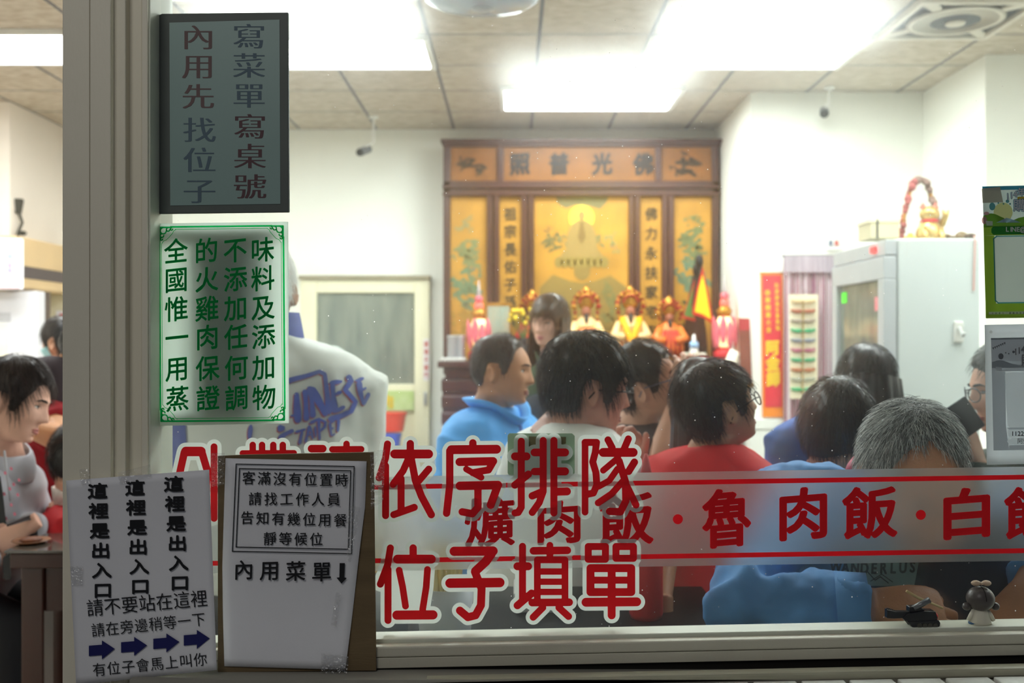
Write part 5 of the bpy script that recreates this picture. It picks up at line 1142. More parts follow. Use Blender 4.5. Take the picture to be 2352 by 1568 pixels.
def hand_mb(mb, M, s=1, curl=(.5, .7, .4), spread=.1, thumb=(.6, .3), sc=1.):
    """wrist at origin, fingers along +y, back of the hand +z; s=+1: thumb towards +x"""
    T = lambda p: M @ (Vector((p[0]*s, p[1], p[2]))*sc)
    rings = []
    for y, hw, ht in ((-.03, .026, .019), (0, .027, .0175), (.02, .033, .0165), (.05, .041, .0155), (.075, .043, .0145), (.09, .040, .012), (.096, .034, .008)):
        rings.append([T((hw*math.copysign(abs(math.cos(t))**.8, math.cos(t)), y, ht*math.copysign(abs(math.sin(t))**.9, math.sin(t))+(.004*math.cos(t*1)*0))) for t in [2*math.pi*k/18 for k in range(18)]])
    mb.loft(rings)
    for i, (x, y0, L, r) in enumerate(FING):
        c = curl if not isinstance(curl[0], (tuple, list)) else curl[i]
        p = Vector((x, y0-.012, .001)); a = 0; yaw = (x/.03)*spread; pts = [p.copy()]; rad = [r*1.12]
        for seg, l in enumerate((.46, .30, .24)):
            a += c[seg]; d = Vector((math.sin(yaw)*math.cos(a), math.cos(yaw)*math.cos(a), -math.sin(a)))
            ll = L*l+(.014 if seg == 0 else 0)
            pts += [p+d*ll*.5, p+d*ll]; rad += [r*(1.0-.08*seg), r*(1.04-.1*seg)]; p = p+d*ll
        pts.append(p+d*.003); rad[-1] = r*.78; rad.append(r*.3)
        mb.tube([T(q) for q in pts], [q*sc for q in rad], 10)
    b = Vector((.024, .022, -.006)); d1 = Vector((math.cos(thumb[0])*.9, math.sin(thumb[0]), -.35)).normalized(); m = b+d1*.042
    d2 = Vector((math.cos(thumb[0]+thumb[1]), math.sin(thumb[0]+thumb[1]), -.3)).normalized(); e = m+d2*.03; g = e+(d2+Vector((-.2, .3, 0))).normalized()*.024
    mb.tube([T(q) for q in (b, b.lerp(m, .5), m, m.lerp(e, .5), e, e.lerp(g, .6), g)], [q*sc for q in (.0155, .0135, .0115, .0105, .0102, .009, .004)], 10)

def basis(fwd, upv):
    """matrix whose y axis is fwd and z axis close to upv"""
    y = Vector(fwd).normalized(); x = y.cross(Vector(upv)).normalized(); z = x.cross(y)
    return Matrix((x, y, z)).transposed()
def hairline(pts):
    a = np.radians([p[0] for p in pts]); z = [p[1] for p in pts]
    return lambda phi: np.interp(phi, a, z)
HL = {'recede': hairline([(0, .094), (26, .090), (42, .072), (56, .036), (66, -.015), (73, -.03), (80, -.028), (84, .014), (104, .017), (112, -.02), (119, -.05), (135, -.064), (180, -.074)]),
      'short': hairline([(0, .062), (30, .058), (48, .045), (60, .012), (68, -.028), (80, -.030), (84, .014), (104, .017), (112, -.02), (119, -.052), (135, -.064), (180, -.074)]),
      'crop': hairline([(0, .076), (28, .074), (45, .064), (58, .034), (68, -.015), (73, -.028), (80, -.026), (84, .014), (104, .017), (111, -.018), (118, -.048), (135, -.06), (180, -.068)]),
      'mop': hairline([(0, .040), (30, .036), (50, .026), (60, .008), (67, -.034), (74, -.036), (81, -.03), (85, .016), (104, .02), (112, -.02), (119, -.055), (135, -.074), (180, -.088)]),
      'bob': hairline([(0, .068), (25, .064), (45, .045), (58, .01), (68, -.03), (78, -.03), (84, .012), (102, .012), (112, -.05), (135, -.10), (180, -.11)]),
      'bangs': hairline([(0, .026), (30, .022), (44, .012), (56, -.04), (64, -.10), (90, -.105), (180, -.11)]),
      'long': hairline([(0, .05), (30, .045), (46, .02), (58, -.04), (66, -.10), (90, -.105), (180, -.11)])}
def hairmat(name, c1, c2, mixv=.5):
    if name in MATS: return MATS[name]
    m, nt, out = newmat(name); L = nt.links.new
    at = N(nt, 'Attribute', attribute_name='tone'); mx = N(nt, 'Mix', data_type='RGBA')
    mx.inputs[6].default_value = (*srgb(c1), 1); mx.inputs[7].default_value = (*srgb(c2), 1)
    L(at.outputs['Fac'], mx.inputs[0]); p = N(nt, 'BsdfPrincipled'); p.inputs['Roughness'].default_value = .38; p.inputs['Specular IOR Level'].default_value = .5
    L(mx.outputs[2], p.inputs['Base Color']); L(p.outputs[0], out.inputs[0]); MATS[name] = m; return m
def add_hair(parent, M, style, m, seed, thick=.016, n=1800, slen=.035, lift=.35, rad=.0007, tone=(.0, .45), flop=0., curtain=None, base_tone=.1, back=0., ombre=0.):
    """hair: a full cap following the skull plus separate strands, one mesh"""
    rg = np.random.default_rng(seed)
    D, Fc = dir_grid(96, 72); Pp = head_map(D)
    phi = np.arccos(np.clip(D[:, 1]/np.maximum(np.hypot(D[:, 0], D[:, 1]), 1e-6), -1, 1))
    hz = HL[style](phi); edge = Pp[:, 2]-hz+snoise(Pp, 120, seed)*.004
    up = sst(.0, .1, Pp[:, 2]); k = sst(-.008, .016, edge)
    sd = sst(.45, .95, np.abs(D[:, 0])); t = (thick*(.5+.5*up)*(1-.4*sd)+back*sst(.2, .8, -D[:, 1])*sst(-.09, 0, Pp[:, 2])+snoise(Pp, 45, seed+1)*.0028)*k-.007*(1-k)
    nrm = Pp/np.array([.0735, .095, .114])**2; nrm /= np.linalg.norm(nrm, axis=1)[:, None]
    V = Pp+nrm*t[:, None]
    V[:, 2] += .0
    faces = list(Fc); zf_ = np.array([Pp[list(f), 2].mean() for f in Fc]); tones = list(base_tone+ombre*sst(.06, -.04, zf_)); verts = [tuple(p) for p in V]
    if curtain:                                       # long hair falling from the sides and back
        L_, f0, w0, w1, lean = curtain; nu, nv = 40, 14; b = len(verts)
        for side in (0, 1):
            for j in range(nv+1):
                s = j/nv
                for i in range(nu+1):
                    a = math.radians(f0)+(2*math.pi-2*math.radians(f0))*i/nu
                    r = (w0+(w1-w0)*s); z = .03-s*L_; e = .012*side*(1-.6*s)
                    wob = 1+.05*math.sin(i*1.9+seed)+.03*math.sin(i*4.1+s*5)
                    fl = 1-.35*s*max(0, -math.cos(a))
                    verts.append(((r-e)*math.sin(a)*wob, (r*1.22-e)*math.cos(a)*wob*fl-.008-lean*s*s, z))
        nn = (nu+1)*(nv+1)
        for j in range(nv):
            for i in range(nu):
                q = (b+j*(nu+1)+i, b+j*(nu+1)+i+1, b+(j+1)*(nu+1)+i+1, b+(j+1)*(nu+1)+i); faces.append(q); faces.append(tuple(x+nn for x in q[::-1])); tones += [base_tone+.9*min(1, 1.6*j/nv)*(tone[1] > .5)]*2
        for j in range(nv):
            for i in (0, nu): faces.append((b+j*(nu+1)+i, b+(j+1)*(nu+1)+i, b+nn+(j+1)*(nu+1)+i, b+nn+j*(nu+1)+i)); tones.append(base_tone)
        for i in range(nu): faces.append((b+nv*(nu+1)+i, b+nv*(nu+1)+i+1, b+nn+nv*(nu+1)+i+1, b+nn+nv*(nu+1)+i)); tones.append(base_tone)
    ok = np.where(k > .5)[0]
    w_ = np.sqrt(np.maximum(1-D[ok, 2]**2, .02)); idx = rg.choice(ok, n, p=w_/w_.sum())
    p = V[idx]-nrm[idx]*.001+rg.normal(size=(n, 3))*.0022; nr = nrm[idx]
    slen = slen; whorl = np.array([.006, -.045, .105]); seg = 5; tn = rg.uniform(tone[0], tone[1], n) if tone[1] < 1 else tone[0]+(1-tone[0])*rg.beta(.5, .75, n)
    flow = p-whorl; flow[:, 2] -= .05; flow[:, 0] += flop*.1
    flow = flow+rg.normal(size=(n, 3))*.022
    ln = slen*rg.uniform(.6, 1.25, n)
    pts = [p]
    for s in range(seg):
        nn_ = p/np.array([.0735, .095, .114])**2; nn_ /= np.linalg.norm(nn_, axis=1)[:, None]
        f = flow-nn_*(flow*nn_).sum(1)[:, None]; f /= np.linalg.norm(f, axis=1)[:, None]+1e-9
        d = f+nn_*lift*(1-.8*s/seg); d /= np.linalg.norm(d, axis=1)[:, None]
        p = p+d*(ln/seg)[:, None]; pts.append(p)
    A = np.stack(pts, 1); b0 = len(verts); off = []
    side = np.cross(A[:, 1]-A[:, 0], nr); side /= np.linalg.norm(side, axis=1)[:, None]+1e-9
    for s in range(seg+1):
        r = rad*(1-.75*s/seg); off.append(np.stack([A[:, s]+side*r, A[:, s]-side*r, A[:, s]+nr*r*1.3], 1))
    B = np.stack(off, 1).reshape(-1, 3); verts += [tuple(q) for q in B]
    for i in range(n):
        o = b0+i*(seg+1)*3
        for s in range(seg):
            for j in range(3):
                kx = (j+1) % 3; faces.append((o+s*3+j, o+s*3+kx, o+s*3+3+kx, o+s*3+3+j)); tones.append(tn[i])
    me = bpy.data.meshes.new('hair'); me.from_pydata(verts, [], faces); me.materials.append(m)
    me.polygons.foreach_set('use_smooth', [True]*len(me.polygons))
    at = me.attributes.new('tone', 'FLOAT', 'FACE'); at.data.foreach_set('value', np.clip(tones, 0, 1))
    me.transform(M); me.update()
    o = bpy.data.objects.new('hair', me); C.objects.link(o); o.parent = parent; o.matrix_parent_inverse = Matrix.Translation(parent.location).inverted()
    return o

M_eyew = mat('eye_white', '#e9e4dc', .2, .02); M_iris = mat('eye_dark', '#1d1410', .1, .1, spec=.6); M_brow = mat('brow_black', '#231c1a', .7, .2, 60)
def skinmat(name, col): return mat('skin_'+name, col, .48, .07, 22, .12, 260, spec=.4)
M_lip = mat('lips', '#a8605a', .4, .05); M_lens, _ln, _lo = newmat('spectacle_lens')
_lt = N(_ln, 'BsdfTransparent'); _lg = N(_ln, 'BsdfGlossy'); _lg.inputs['Roughness'].default_value = .05; _lm = N(_ln, 'MixShader'); _lm.inputs[0].default_value = .07
_ln.links.new(_lt.outputs[0], _lm.inputs[1]); _ln.links.new(_lg.outputs[0], _lm.inputs[2]); _ln.links.new(_lm.outputs[0], _lo.inputs[0])
def person(label, head, yaw=0, pitch=0, roll=0, hs=1., skin='tan', skincol='#c99878', hair=('short', 'black'), hairkw=None, face=True, glasses=None,
           neck=None, hip=None, tyaw=None, w=1., depth=1., top=None, topname='shirt', arms=(), sleeve=1., trousers='#26262b', seat=True, ears=True, vox=.0045, cloth=.009, folds=(.09, .016),
           collar=None, slv_r=1., brow=True, lipcol=None, sag=0., legf=.22, headless=False, neckr=1.):
    hc = P(*head) if not isinstance(head, Vector) else head
    R = Euler((math.radians(pitch), math.radians(roll), math.radians(yaw)), 'YXZ').to_matrix()
    M = Matrix.Translation(hc) @ R.to_4x4() @ Matrix.Scale(hs, 4)
    tyaw = yaw if tyaw is None else tyaw
    TR = Matrix.Rotation(math.radians(tyaw), 3, 'Z')
    nb = P(*neck) if neck is not None else hc+TR @ Vector((0, -.035*hs, -.185*hs))
    hp = P(*hip) if hip is not None else nb+TR @ Vector((0, -.02, -.55*w))
    root = thing('person', (hp.x, hp.y, 0), label, 'person')
    sk = skinmat(skin, skincol)
    b = MB(); b.add([M @ Vector(p) for p in _HP], [f[::-1] for f in _HF])
    if ears: ear_mb(b, 1, M); ear_mb(b, -1, M)
    jaw = M @ Vector((0, -.018, -.07)); up_ = M @ Vector((0, -.022, -.0))
    q = neckr*hs
    b.tube([up_, jaw, jaw.lerp(nb, .5), nb, nb.lerp(hp, .08)], [.05*q, .053*q, .055*q, .064*q, .09*q], 18)
    ax = (hp-nb); L_ = ax.length; fw = TR @ Vector((0, 1, 0)); rt = TR @ Vector((1, 0, 0))
    def torso(mb, g, dz=0., rows=None):
        rings = []
        for t, hw, hd, fo in rows or ((.0, .062, .058, 0), (.035, .10, .070, 0), (.075, .150, .082, -.002), (.12, .185, .094, 0), (.20, .197, .108, .01), (.36, .188, .118, .018), (.6, .178, .12, .012), (.85, .18, .125, .004), (1.0, .175, .125, 0)):
            c = nb+ax*t+fw*(fo+sag*math.sin(t*3.14)*-1); hw_, hd_ = hw*w*g, hd*depth*w*g
            ring = []
            for k in range(28):
                a = 2*math.pi*k/28; ca, sa = math.cos(a), math.sin(a)
                ring.append(c+rt*(hw_*math.copysign(abs(ca)**.85, ca))+fw*(hd_*math.copysign(abs(sa)**.85, sa))+Vector((0, 0, dz)))
            rings.append(ring)
        mb.loft(rings)
    torso(b, .86, -.006)
    for a in arms:
        sh_ = nb+ax.normalized()*(.10*w)+rt*(a['s']*(.165*w+a.get('dx', 0)))+Vector((0, 0, a.get('dz', 0))); el, wr = a['el'], a['wr']; rr = a.get('r', 1.)*hs
        b.tube([sh_, sh_.lerp(el, .5), el, el.lerp(wr, .3), wr], [.048*rr, .044*rr, .036*rr, .038*rr, .025*rr], 14)
        if 'hand' in a:
            hd = a['hand']; Mh_ = Matrix.Translation(wr) @ basis(hd['d'], hd['n']).to_4x4()
            hand_mb(b, Mh_, hd.get('s', 1), hd.get('curl', (.5, .6, .4)), hd.get('spread', .1), hd.get('thumb', (.6, .3)), hd.get('sc', 1.)*hs)
    body = b.build('body', sk, root, remesh=vox, smoothit=2, fix=True)
    # clothing
    if top:
        c = MB(); torso(c, 1.06)
        for a in arms:
            sh_ = nb+ax.normalized()*(.105*w)+rt*(a['s']*(.16*w+a.get('dx', 0)))+Vector((0, 0, a.get('dz', 0))); el, wr = a['el'], a['wr']; r = slv_r
            sl = a.get('sleeve', sleeve)
            if sl >= 1: pts = [sh_-rt*a['s']*(.03+a.get('dx', 0)*2), sh_, sh_.lerp(el, .5), el, el.lerp(wr, .5), wr.lerp(el, .06)]; rad = [.06*w*r, .068*w*r, .062*r, .055*r, .05*r, .042*r]
            else: e = sh_.lerp(el, sl*1.4); pts = [sh_-rt*a['s']*.03, sh_, sh_.lerp(e, .5), e]; rad = [.06*w*r, .07*w*r, .072*r, .076*r]
            c.tube(pts, rad, 16)
        c.build(topname, top, root, remesh=cloth, smoothit=5, displace=folds, fix=True)
    if collar:
        cm, hgt, flare = collar; m = MB(); rings = []
        for t, r, z in ((0, .074, -.018), (.5, .07, .012), (1, .074+flare, .012+hgt), (1.2, .078+flare, .010+hgt), (1.5, .078, .0)):
            rings.append([nb+rt*(r*1.04*w*math.cos(a))+fw*(r*w*math.sin(a)*(1+.3*max(0, math.sin(a)))+.004)+Vector((0, 0, z-.062*max(0, math.sin(a))**3)) for a in [2*math.pi*k/28 for k in range(28)]])
        m.loft(rings, cap=False).build('collar', cm, root, smooth=True, solid=.003)
    if trousers:
        tm_ = mat('trousers'+trousers, trousers, .8, .1); m = MB()
        for s in (-1, 1):
            h = hp+rt*(s*.085*w); h.z = max(h.z, .5) if seat else h.z
            if seat: kn = h+fw*legf+Vector((0, 0, .0)); kn.z = max(kn.z-.03, .46); an = Vector((kn.x, kn.y, .0)); m.tube([h-fw*.06, h.lerp(kn, .5), kn, kn.lerp(an, .5), an], [.095*w, .085*w, .07*w, .055*w, .05*w], 12)
            else: an = Vector((h.x, h.y, 0)); m.tube([h+Vector((0, 0, .06)), h.lerp(an, .5), an], [.095*w, .075*w, .06*w], 12)
        m.ell(hp, (.165*w, .13*w, .12*w), 16, 10, TR)
        m.build('trousers', tm_, root, smooth=True, fix=True)
    # face
    if face:
        for s in (-1, 1):
            ey = face_at(s*.031, .002); MB().ell(M @ Vector((s*.031, ey-.006, .002)), (.0125*hs, .0085*hs, .0052*hs), 14, 10, R).build('eye', M_eyew, root, smooth=True)
            MB().ell(M @ Vector((s*.0312, ey+.0005, .002)), (.0052*hs, .003*hs, .0046*hs), 12, 8, R).build('iris', M_iris, root, smooth=True)
            MB().tube([M @ Vector((s*(.031+x), face_at(s*(.031+x), .0075)-.0005, .0068-abs(x+.002)*.12)) for x in (-.013, -.006, .001, .008, .014)], [.0008*hs, .0017*hs, .002*hs, .0018*hs, .0008*hs], 6).build('eyelid', M_brow, root, smooth=True)
            if brow: MB().tube([M @ Vector((s*x, face_at(s*x, .021)+.0012, .0205+z)) for x, z in ((.014, -.001), (.024, .002), (.036, .003), (.047, -.002))], [.0022*hs, .0034*hs, .003*hs, .001*hs], 8).build('eyebrow', M_brow, root, smooth=True)
        lm = M_lip if not lipcol else mat('lips'+lipcol, lipcol, .35, .05)
        MB().tube([M @ Vector((x, face_at(x, -.061)-.0012, -.0625+abs(x)*-.12)) for x in (-.021, -.012, -.004, 0, .004, .012, .021)], [.0012*hs, .0034*hs, .0042*hs, .0038*hs, .0042*hs, .0034*hs, .0012*hs], 8).build('upper_lip', lm, root, smooth=True)
        MB().tube([M @ Vector((x, face_at(x, -.073)-.0012, -.0725+abs(x)*.12)) for x in (-.019, -.01, 0, .01, .019)], [.0012*hs, .0042*hs, .005*hs, .0042*hs, .0012*hs], 8).build('lower_lip', lm, root, smooth=True)
    if glasses:
        gm = mat('frame_'+glasses[0], glasses[0], .3, .05, metal=.2); r_ = glasses[1]; tilt_ = glasses[2] if len(glasses) > 2 else 0
        g = MB(); zc_ = .0+(glasses[3] if len(glasses) > 3 else 0)
        for s in (-1, 1):
            c_ = Vector((s*.033, .104, zc_-.002))
            ring = [M @ (c_+Vector((r_*1.12*math.cos(a), -.012*(math.cos(a)*s)*.6, r_*.86*math.sin(a)))) for a in [2*math.pi*k/28 for k in range(29)]]
            g.tube(ring, .0018*hs, 8)
            g.tube([M @ (c_+Vector((s*r_*1.12, -.006, .006))), M @ Vector((s*.076, .07, zc_+.006+tilt_*.3)), M @ Vector((s*.079, -.005, zc_+.004-tilt_)), M @ Vector((s*.078, -.022, zc_-.018-tilt_))], 0.0019*hs, 8)
            for k_ in (0,): pass
        g.tube([M @ Vector((-.033+r_*1.1, .108, zc_+.002)), M @ Vector((0, .113, zc_+.006)), M @ Vector((.033-r_*1.1, .108, zc_+.002))], .0013*hs, 8)
        go_ = g.build('glasses', gm, root, smooth=True)
        for s in (-1, 1):
            c_ = Vector((s*.033, .104, zc_-.002)); m = MB()
            for dy in (0, .0012): m.add([M @ (c_+Vector((r_*1.1*math.cos(a), dy-.012*(math.cos(a)*s)*.6, r_*.84*math.sin(a)))) for a in [2*math.pi*k/28 for k in range(28)]], [tuple(range(28))[::(1 if dy else -1)]])
            m.build('lens', M_lens, go_)
    if hair:
        cols = {'black': ('#080a0d', '#1d242c'), 'soft': ('#14110f', '#3d3029'), 'white': ('#e2e4e2', '#fbfbf8'), 'grey': ('#2c3030', '#f2f5f2'), 'ombre': ('#1c1513', '#8a6142'), 'brown': ('#1d1513', '#4a372e'), 'thin': ('#17181a', '#3b3b3c')}[hair[1]]
        add_hair(root, M, hair[0], hairmat('hair_'+hair[1], *cols), len(label), **(hairkw or {}))
    return root, M, dict(nb=nb, hp=hp, rt=rt, fw=fw, TR=TR)
V3 = Vector
def pp(u, v, Y): return P(u, v, Y)

# --- man in the white lettered jacket, seen from behind
M_jkt = mat('white_jacket', '#e4e9e4', .6, .03, 5); M_navy = mat('royal_blue_cloth', '#3b4aa0', .75, .1, 30, col2='#5a68b0')
old, Mo, D0 = person('white haired man standing with his back to the window in a white lettered jacket', (610, 668, 2.7), yaw=8, pitch=-4, skin='ruddy', skincol='#b98468', hair=('short', 'white'),
    hairkw=dict(thick=.014, n=1600, slen=.03, tone=(.2, 1)), face=True, neck=(618, 772, 2.68), hip=(622, 1330, 2.7), tyaw=5, w=1.38, depth=1.1, top=M_jkt, topname='jacket', seat=False, trousers='#3a3a40', neckr=1.1,
    arms=[dict(s=1, el=pp(846, 1120, 2.74), wr=pp(790, 1240, 2.95)), dict(s=-1, el=pp(400, 1120, 2.74), wr=pp(430, 1240, 2.95))], slv_r=1.12, folds=(.13, .016))
m = MB(); rg_ = D0; rings = []
for r, z in ((.085, -.035), (.080, .0), (.074, .035), (.071, .052), (.064, .05)):
    rings.append([D0['nb']+D0['rt']*(r*1.12*math.cos(a))+D0['fw']*(r*math.sin(a))+V3((0, 0, z+.01)) for a in [2*math.pi*k/28 for k in range(28)]])
m.loft(rings, cap=False).build('collar', M_navy, old, smooth=True, solid=.004)
jk = [o for o in old.children if o.name.startswith('jacket')][0]
bpy.context.view_layer.update(); _bv = BVHTree.FromObject(jk, bpy.context.evaluated_depsgraph_get())
def on_cloth(name, strokes, m, Yref, z, parent, lift, du=0, dv=0, bv=None):
    """painted strokes laid on the cloth from behind the wearer"""
    mb = MB(); n_ = 0
    for w_, pts in strokes:
        q = [(z(*p)[0]+du, z(*p)[1]+dv) for p in pts]; dense = []
        for i in range(len(q)-1):
            k = max(2, int(math.hypot(q[i+1][0]-q[i][0], q[i+1][1]-q[i][1])/5))
            dense += [(q[i][0]+(q[i+1][0]-q[i][0])*j/k, q[i][1]+(q[i+1][1]-q[i][1])*j/k) for j in range(k)]
        dense.append(q[-1]); L_ = len(dense); row = []
        for i, (u, v) in enumerate(dense):
            a, b = dense[max(i-1, 0)], dense[min(i+1, L_-1)]; d = math.hypot(b[0]-a[0], b[1]-a[1]) or 1
            f = i/(L_-1) if L_ > 1 else 0; hw = w_*.4*(1.0+.2*math.sin(f*5.0+w_))*(1 if 0 < i < L_-1 else .55)
            nx, ny = -(b[1]-a[1])/d*hw, (b[0]-a[0])/d*hw; r3 = []
            for s in (-1, -.33, .33, 1):
                p = P(u+nx*s, v+ny*s, Yref); hit = (bv or _bv).ray_cast(V3((p.x, p.y-1.0, p.z)), V3((0, 1, 0)))
                r3.append((hit[0] if hit[0] else p)+V3((0, -lift-.00012*(n_ % 5), 0)))
            row.append(r3)
        n_ += 1; V = [p for r in row for p in r]; Fc = [(i*4+j, i*4+j+1, i*4+j+5, i*4+j+4) for i in range(len(row)-1) for j in range(3)]
        mb.add(V, Fc)
    return mb.build(name, m, parent, fix=False)
zj = lambda x, y: (600+x/3.1356, 550+y/3.1356)
JL = [(15, [(130, 1040), (200, 1012), (300, 985), (388, 955), (425, 975), (438, 1060), (456, 1270)]), (17, [(235, 1105), (240, 1200), (250, 1325)]), (9, [(200, 1275), (250, 1262)]), (15, [(292, 1085), (300, 1180), (308, 1312)]),
      (15, [(322, 1062), (338, 1160), (352, 1290)]), (19, [(330, 1070), (380, 1160), (440, 1280)]), (16, [(480, 1042), (486, 1150), (498, 1262)]), (12, [(460, 1040), (545, 1030)]), (10, [(488, 1130), (545, 1105)]), (11, [(495, 1258), (565, 1215)]),
      (15, [(578, 985), (602, 1030), (566, 1092), (596, 1130), (635, 1185), (605, 1255), (540, 1285), (455, 1310)]), (13, [(655, 1030), (668, 1120), (690, 1215)]), (10, [(630, 1030), (685, 1010)]), (9, [(668, 1105), (708, 1082)]), (10, [(690, 1212), (727, 1120)]),
      (8, [(232, 1392), (302, 1372)]), (9, [(280, 1385), (270, 1430), (262, 1480)]), (8, [(328, 1345), (318, 1400), (302, 1468)]), (8, [(328, 1350), (345, 1400), (352, 1445)]), (5, [(312, 1418), (350, 1408)]), (6, [(368, 1352), (372, 1432)]),
      (8, [(392, 1310), (394, 1380), (398, 1455)]), (8, [(330, 1330), (392, 1300), (436, 1325), (432, 1360), (398, 1392)]), (7, [(466, 1330), (470, 1380), (478, 1430)]), (5, [(462, 1332), (494, 1325)]), (5, [(470, 1378), (492, 1370)]), (5, [(478, 1430), (502, 1412)]), (8, [(522, 1308), (521, 1350), (518, 1402)]),
      (14, [(120, 1440), (160, 1405), (220, 1378)]), (20, [(110, 1362), (160, 1362)]), (12, [(-80, 1335), (-90, 1440)])]
on_cloth('red_lettering', JL, mat('print_red_cloth', '#b8525a', .8, .1), 2.5, zj, old, .0035, -3, 3)
on_cloth('blue_lettering', JL, mat('print_blue_cloth', '#4a60c4', .8, .12, 40), 2.5, zj, old, .006)
on_cloth('blue_panel', [(62, [(-640+0, 1320), (-650, 1420), (-660, 1560), (-690, 1750)])], M_navy, 2.5, zj, old, .004)

# --- man in the sky blue polo shirt
M_polo = mat('sky_blue_polo', '#58a9f2', .7, .04, 12)
per, Mp, Dp = person('man with short black hair in a sky blue polo shirt sitting before the altar', (1152, 852, 3.3), yaw=-104, pitch=-2, roll=-3, skin='tan', skincol='#c08a66', hair=('crop', 'thin'), hairkw=dict(thick=.010, n=1600, slen=.016, lift=.5, tone=(0, .6)),
    neck=(1132, 930, 3.33), hip=(1120, 1330, 3.4), tyaw=-128, w=1.06, depth=1.1, top=M_polo, sleeve=.5, arms=[dict(s=1, el=pp(1040, 1230, 3.2), wr=pp(1130, 1290, 2.95)), dict(s=-1, el=pp(1215, 1220, 3.5), wr=pp(1200, 1290, 3.1))], neckr=1.12, folds=(.12, .022),
    collar=(M_polo, .012, .02), lipcol='#9a5648')
MB().tube([Dp['nb']+Dp['fw']*.095+V3((0, 0, -.05)), Dp['nb']+Dp['fw']*.13+V3((0, 0, -.13)), Dp['nb']+Dp['fw']*.142+V3((0, 0, -.19))], [.014, .018, .02], 8, .3).build('placket', mat('navy_placket', '#2c50a0', .7), per, smooth=True)

# --- boy in the white T-shirt with glasses
M_tee = mat('white_tshirt', '#eef2ee', .75, .02, 8)
per, Mw, Dw = person('young man with thick black hair and dark rimmed glasses in a white T-shirt', (1348, 890, 2.4), yaw=-74, pitch=-6, roll=2, skin='fair', skincol='#c98f78', hair=('mop', 'black'), hairkw=dict(thick=.020, n=3200, slen=.04, lift=.22, tone=(0, .5), back=.006),
    glasses=('#17181c', .021, .0, -.004), neck=(1318, 968, 2.42), hip=(1225, 1420, 2.5), tyaw=-62, w=1.06, depth=1.15, top=M_tee, sleeve=.55, neckr=1.15,
    arms=[dict(s=1, el=pp(1430, 1210, 2.2), wr=pp(1462, 1075, 2.52), hand=dict(d=(-.25, .1, 1), n=(.55, .7, .2), s=-1, curl=(.7, .9, .5), sc=.95)), dict(s=-1, el=pp(1150, 1250, 2.6), wr=pp(1250, 1330, 2.75))], folds=(.14, .016))

# --- man with glasses, hand to his face
M_blk = mat('black_shirt', '#181c22', .8, .15, 20)
per, Mm, Dm = person('man in black with thin rimmed glasses holding a hand to his mouth', (1484, 880, 3.0), yaw=-104, pitch=16, roll=10, skin='pale', skincol='#cfa088', hair=('short', 'black'), hairkw=dict(thick=.018, n=1800, slen=.035, tone=(0, .5)),
    glasses=('#7a7f96', .022, .0, -.002), neck=(1468, 965, 3.05), hip=(1440, 1330, 3.25), tyaw=-95, w=1.0, top=M_blk, sleeve=.5,
    arms=[dict(s=1, el=pp(1508, 1080, 2.82), wr=pp(1562, 905, 2.9), r=1.02, hand=dict(d=(.25, .15, .9), n=(.1, -.9, .2), s=1, curl=(.5, .7, .4))), dict(s=-1, el=pp(1560, 1180, 3.3), wr=pp(1600, 1240, 3.0))])

# --- woman with long dark hair beside the boy in red
per, Ml, Dl = person('person with long blue black hair seen from behind, between arm and boy in red', (1606, 925, 2.55), yaw=-15, pitch=-5, hs=.9, skin='fair2', skincol='#c4967c', hair=('long', 'black'), hairkw=dict(thick=.015, n=1600, slen=.06, lift=.1, tone=(.1, .5), curtain=(.30, 62, .076, .080, .0)),
    neck=(1590, 1060, 2.58), hip=(1590, 1330, 2.62), tyaw=-20, w=.84, top=mat('navy_top', '#1d2630', .8, .15, 20), arms=[dict(s=1, el=pp(1675, 1230, 2.58), wr=pp(1640, 1270, 2.75)), dict(s=-1, el=pp(1520, 1230, 2.58), wr=pp(1550, 1270, 2.7))], face=False)

# --- boy in the red T-shirt
M_redt = mat('red_tshirt', '#e8262c', .75, .05, 10)
per, Mr, Dr = person('boy in a red T-shirt with round black glasses looking up', (1650, 936, 2.3), yaw=-70, pitch=17, roll=-2, hs=.86, skin='boy', skincol='#bf8d69', hair=('mop', 'black'), hairkw=dict(thick=.017, n=2600, slen=.036, lift=.25, tone=(0, .5)),
    glasses=('#1a1b1f', .021, .012, -.004), neck=(1640, 1020, 2.32), hip=(1640, 1480, 2.4), tyaw=-40, w=.92, depth=1.05, top=M_redt, sleeve=.5,
    arms=[dict(s=-1, el=pp(1530, 1240, 2.2), wr=pp(1520, 1395, 2.0), r=.85, hand=dict(d=(-.1, -.3, -.9), n=(.2, -.9, .2), s=1, curl=(.4, .5, .3))), dict(s=1, el=pp(1740, 1300, 2.5), wr=pp(1640, 1360, 2.6))], folds=(.12, .018))

# --- standing woman in the dark jacket
M_olive = mat('olive_jacket', '#3c4a33', .8, .2, 8)
per, Ms, Ds = person('young woman with a black fringe and long brown hair standing before the altar statues', (1262, 738, 4.65), yaw=150, pitch=-6, roll=-6, skin='light', skincol='#d8a893', hair=('bangs', 'ombre'), hairkw=dict(thick=.016, n=1500, slen=.06, lift=.1, tone=(0, .55), curtain=(.33, 66, .088, .105, .0), base_tone=.05, ombre=.8),
    neck=(1272, 830, 4.7), hip=(1262, 1110, 4.75), tyaw=165, w=.92, top=M_olive, topname='jacket', seat=False, trousers='#15181e', arms=[dict(s=1, el=pp(1205, 985, 4.7), wr=pp(1225, 1080, 4.5)), dict(s=-1, el=pp(1335, 985, 4.75), wr=pp(1310, 1080, 4.55))], lipcol='#b06a68',
    collar=(M_olive, .04, .016))
MB().ell(pp(1245, 1000, 4.62), (.15, .1, .2), 18, 12).build('apron', M_blk, per, smooth=True)

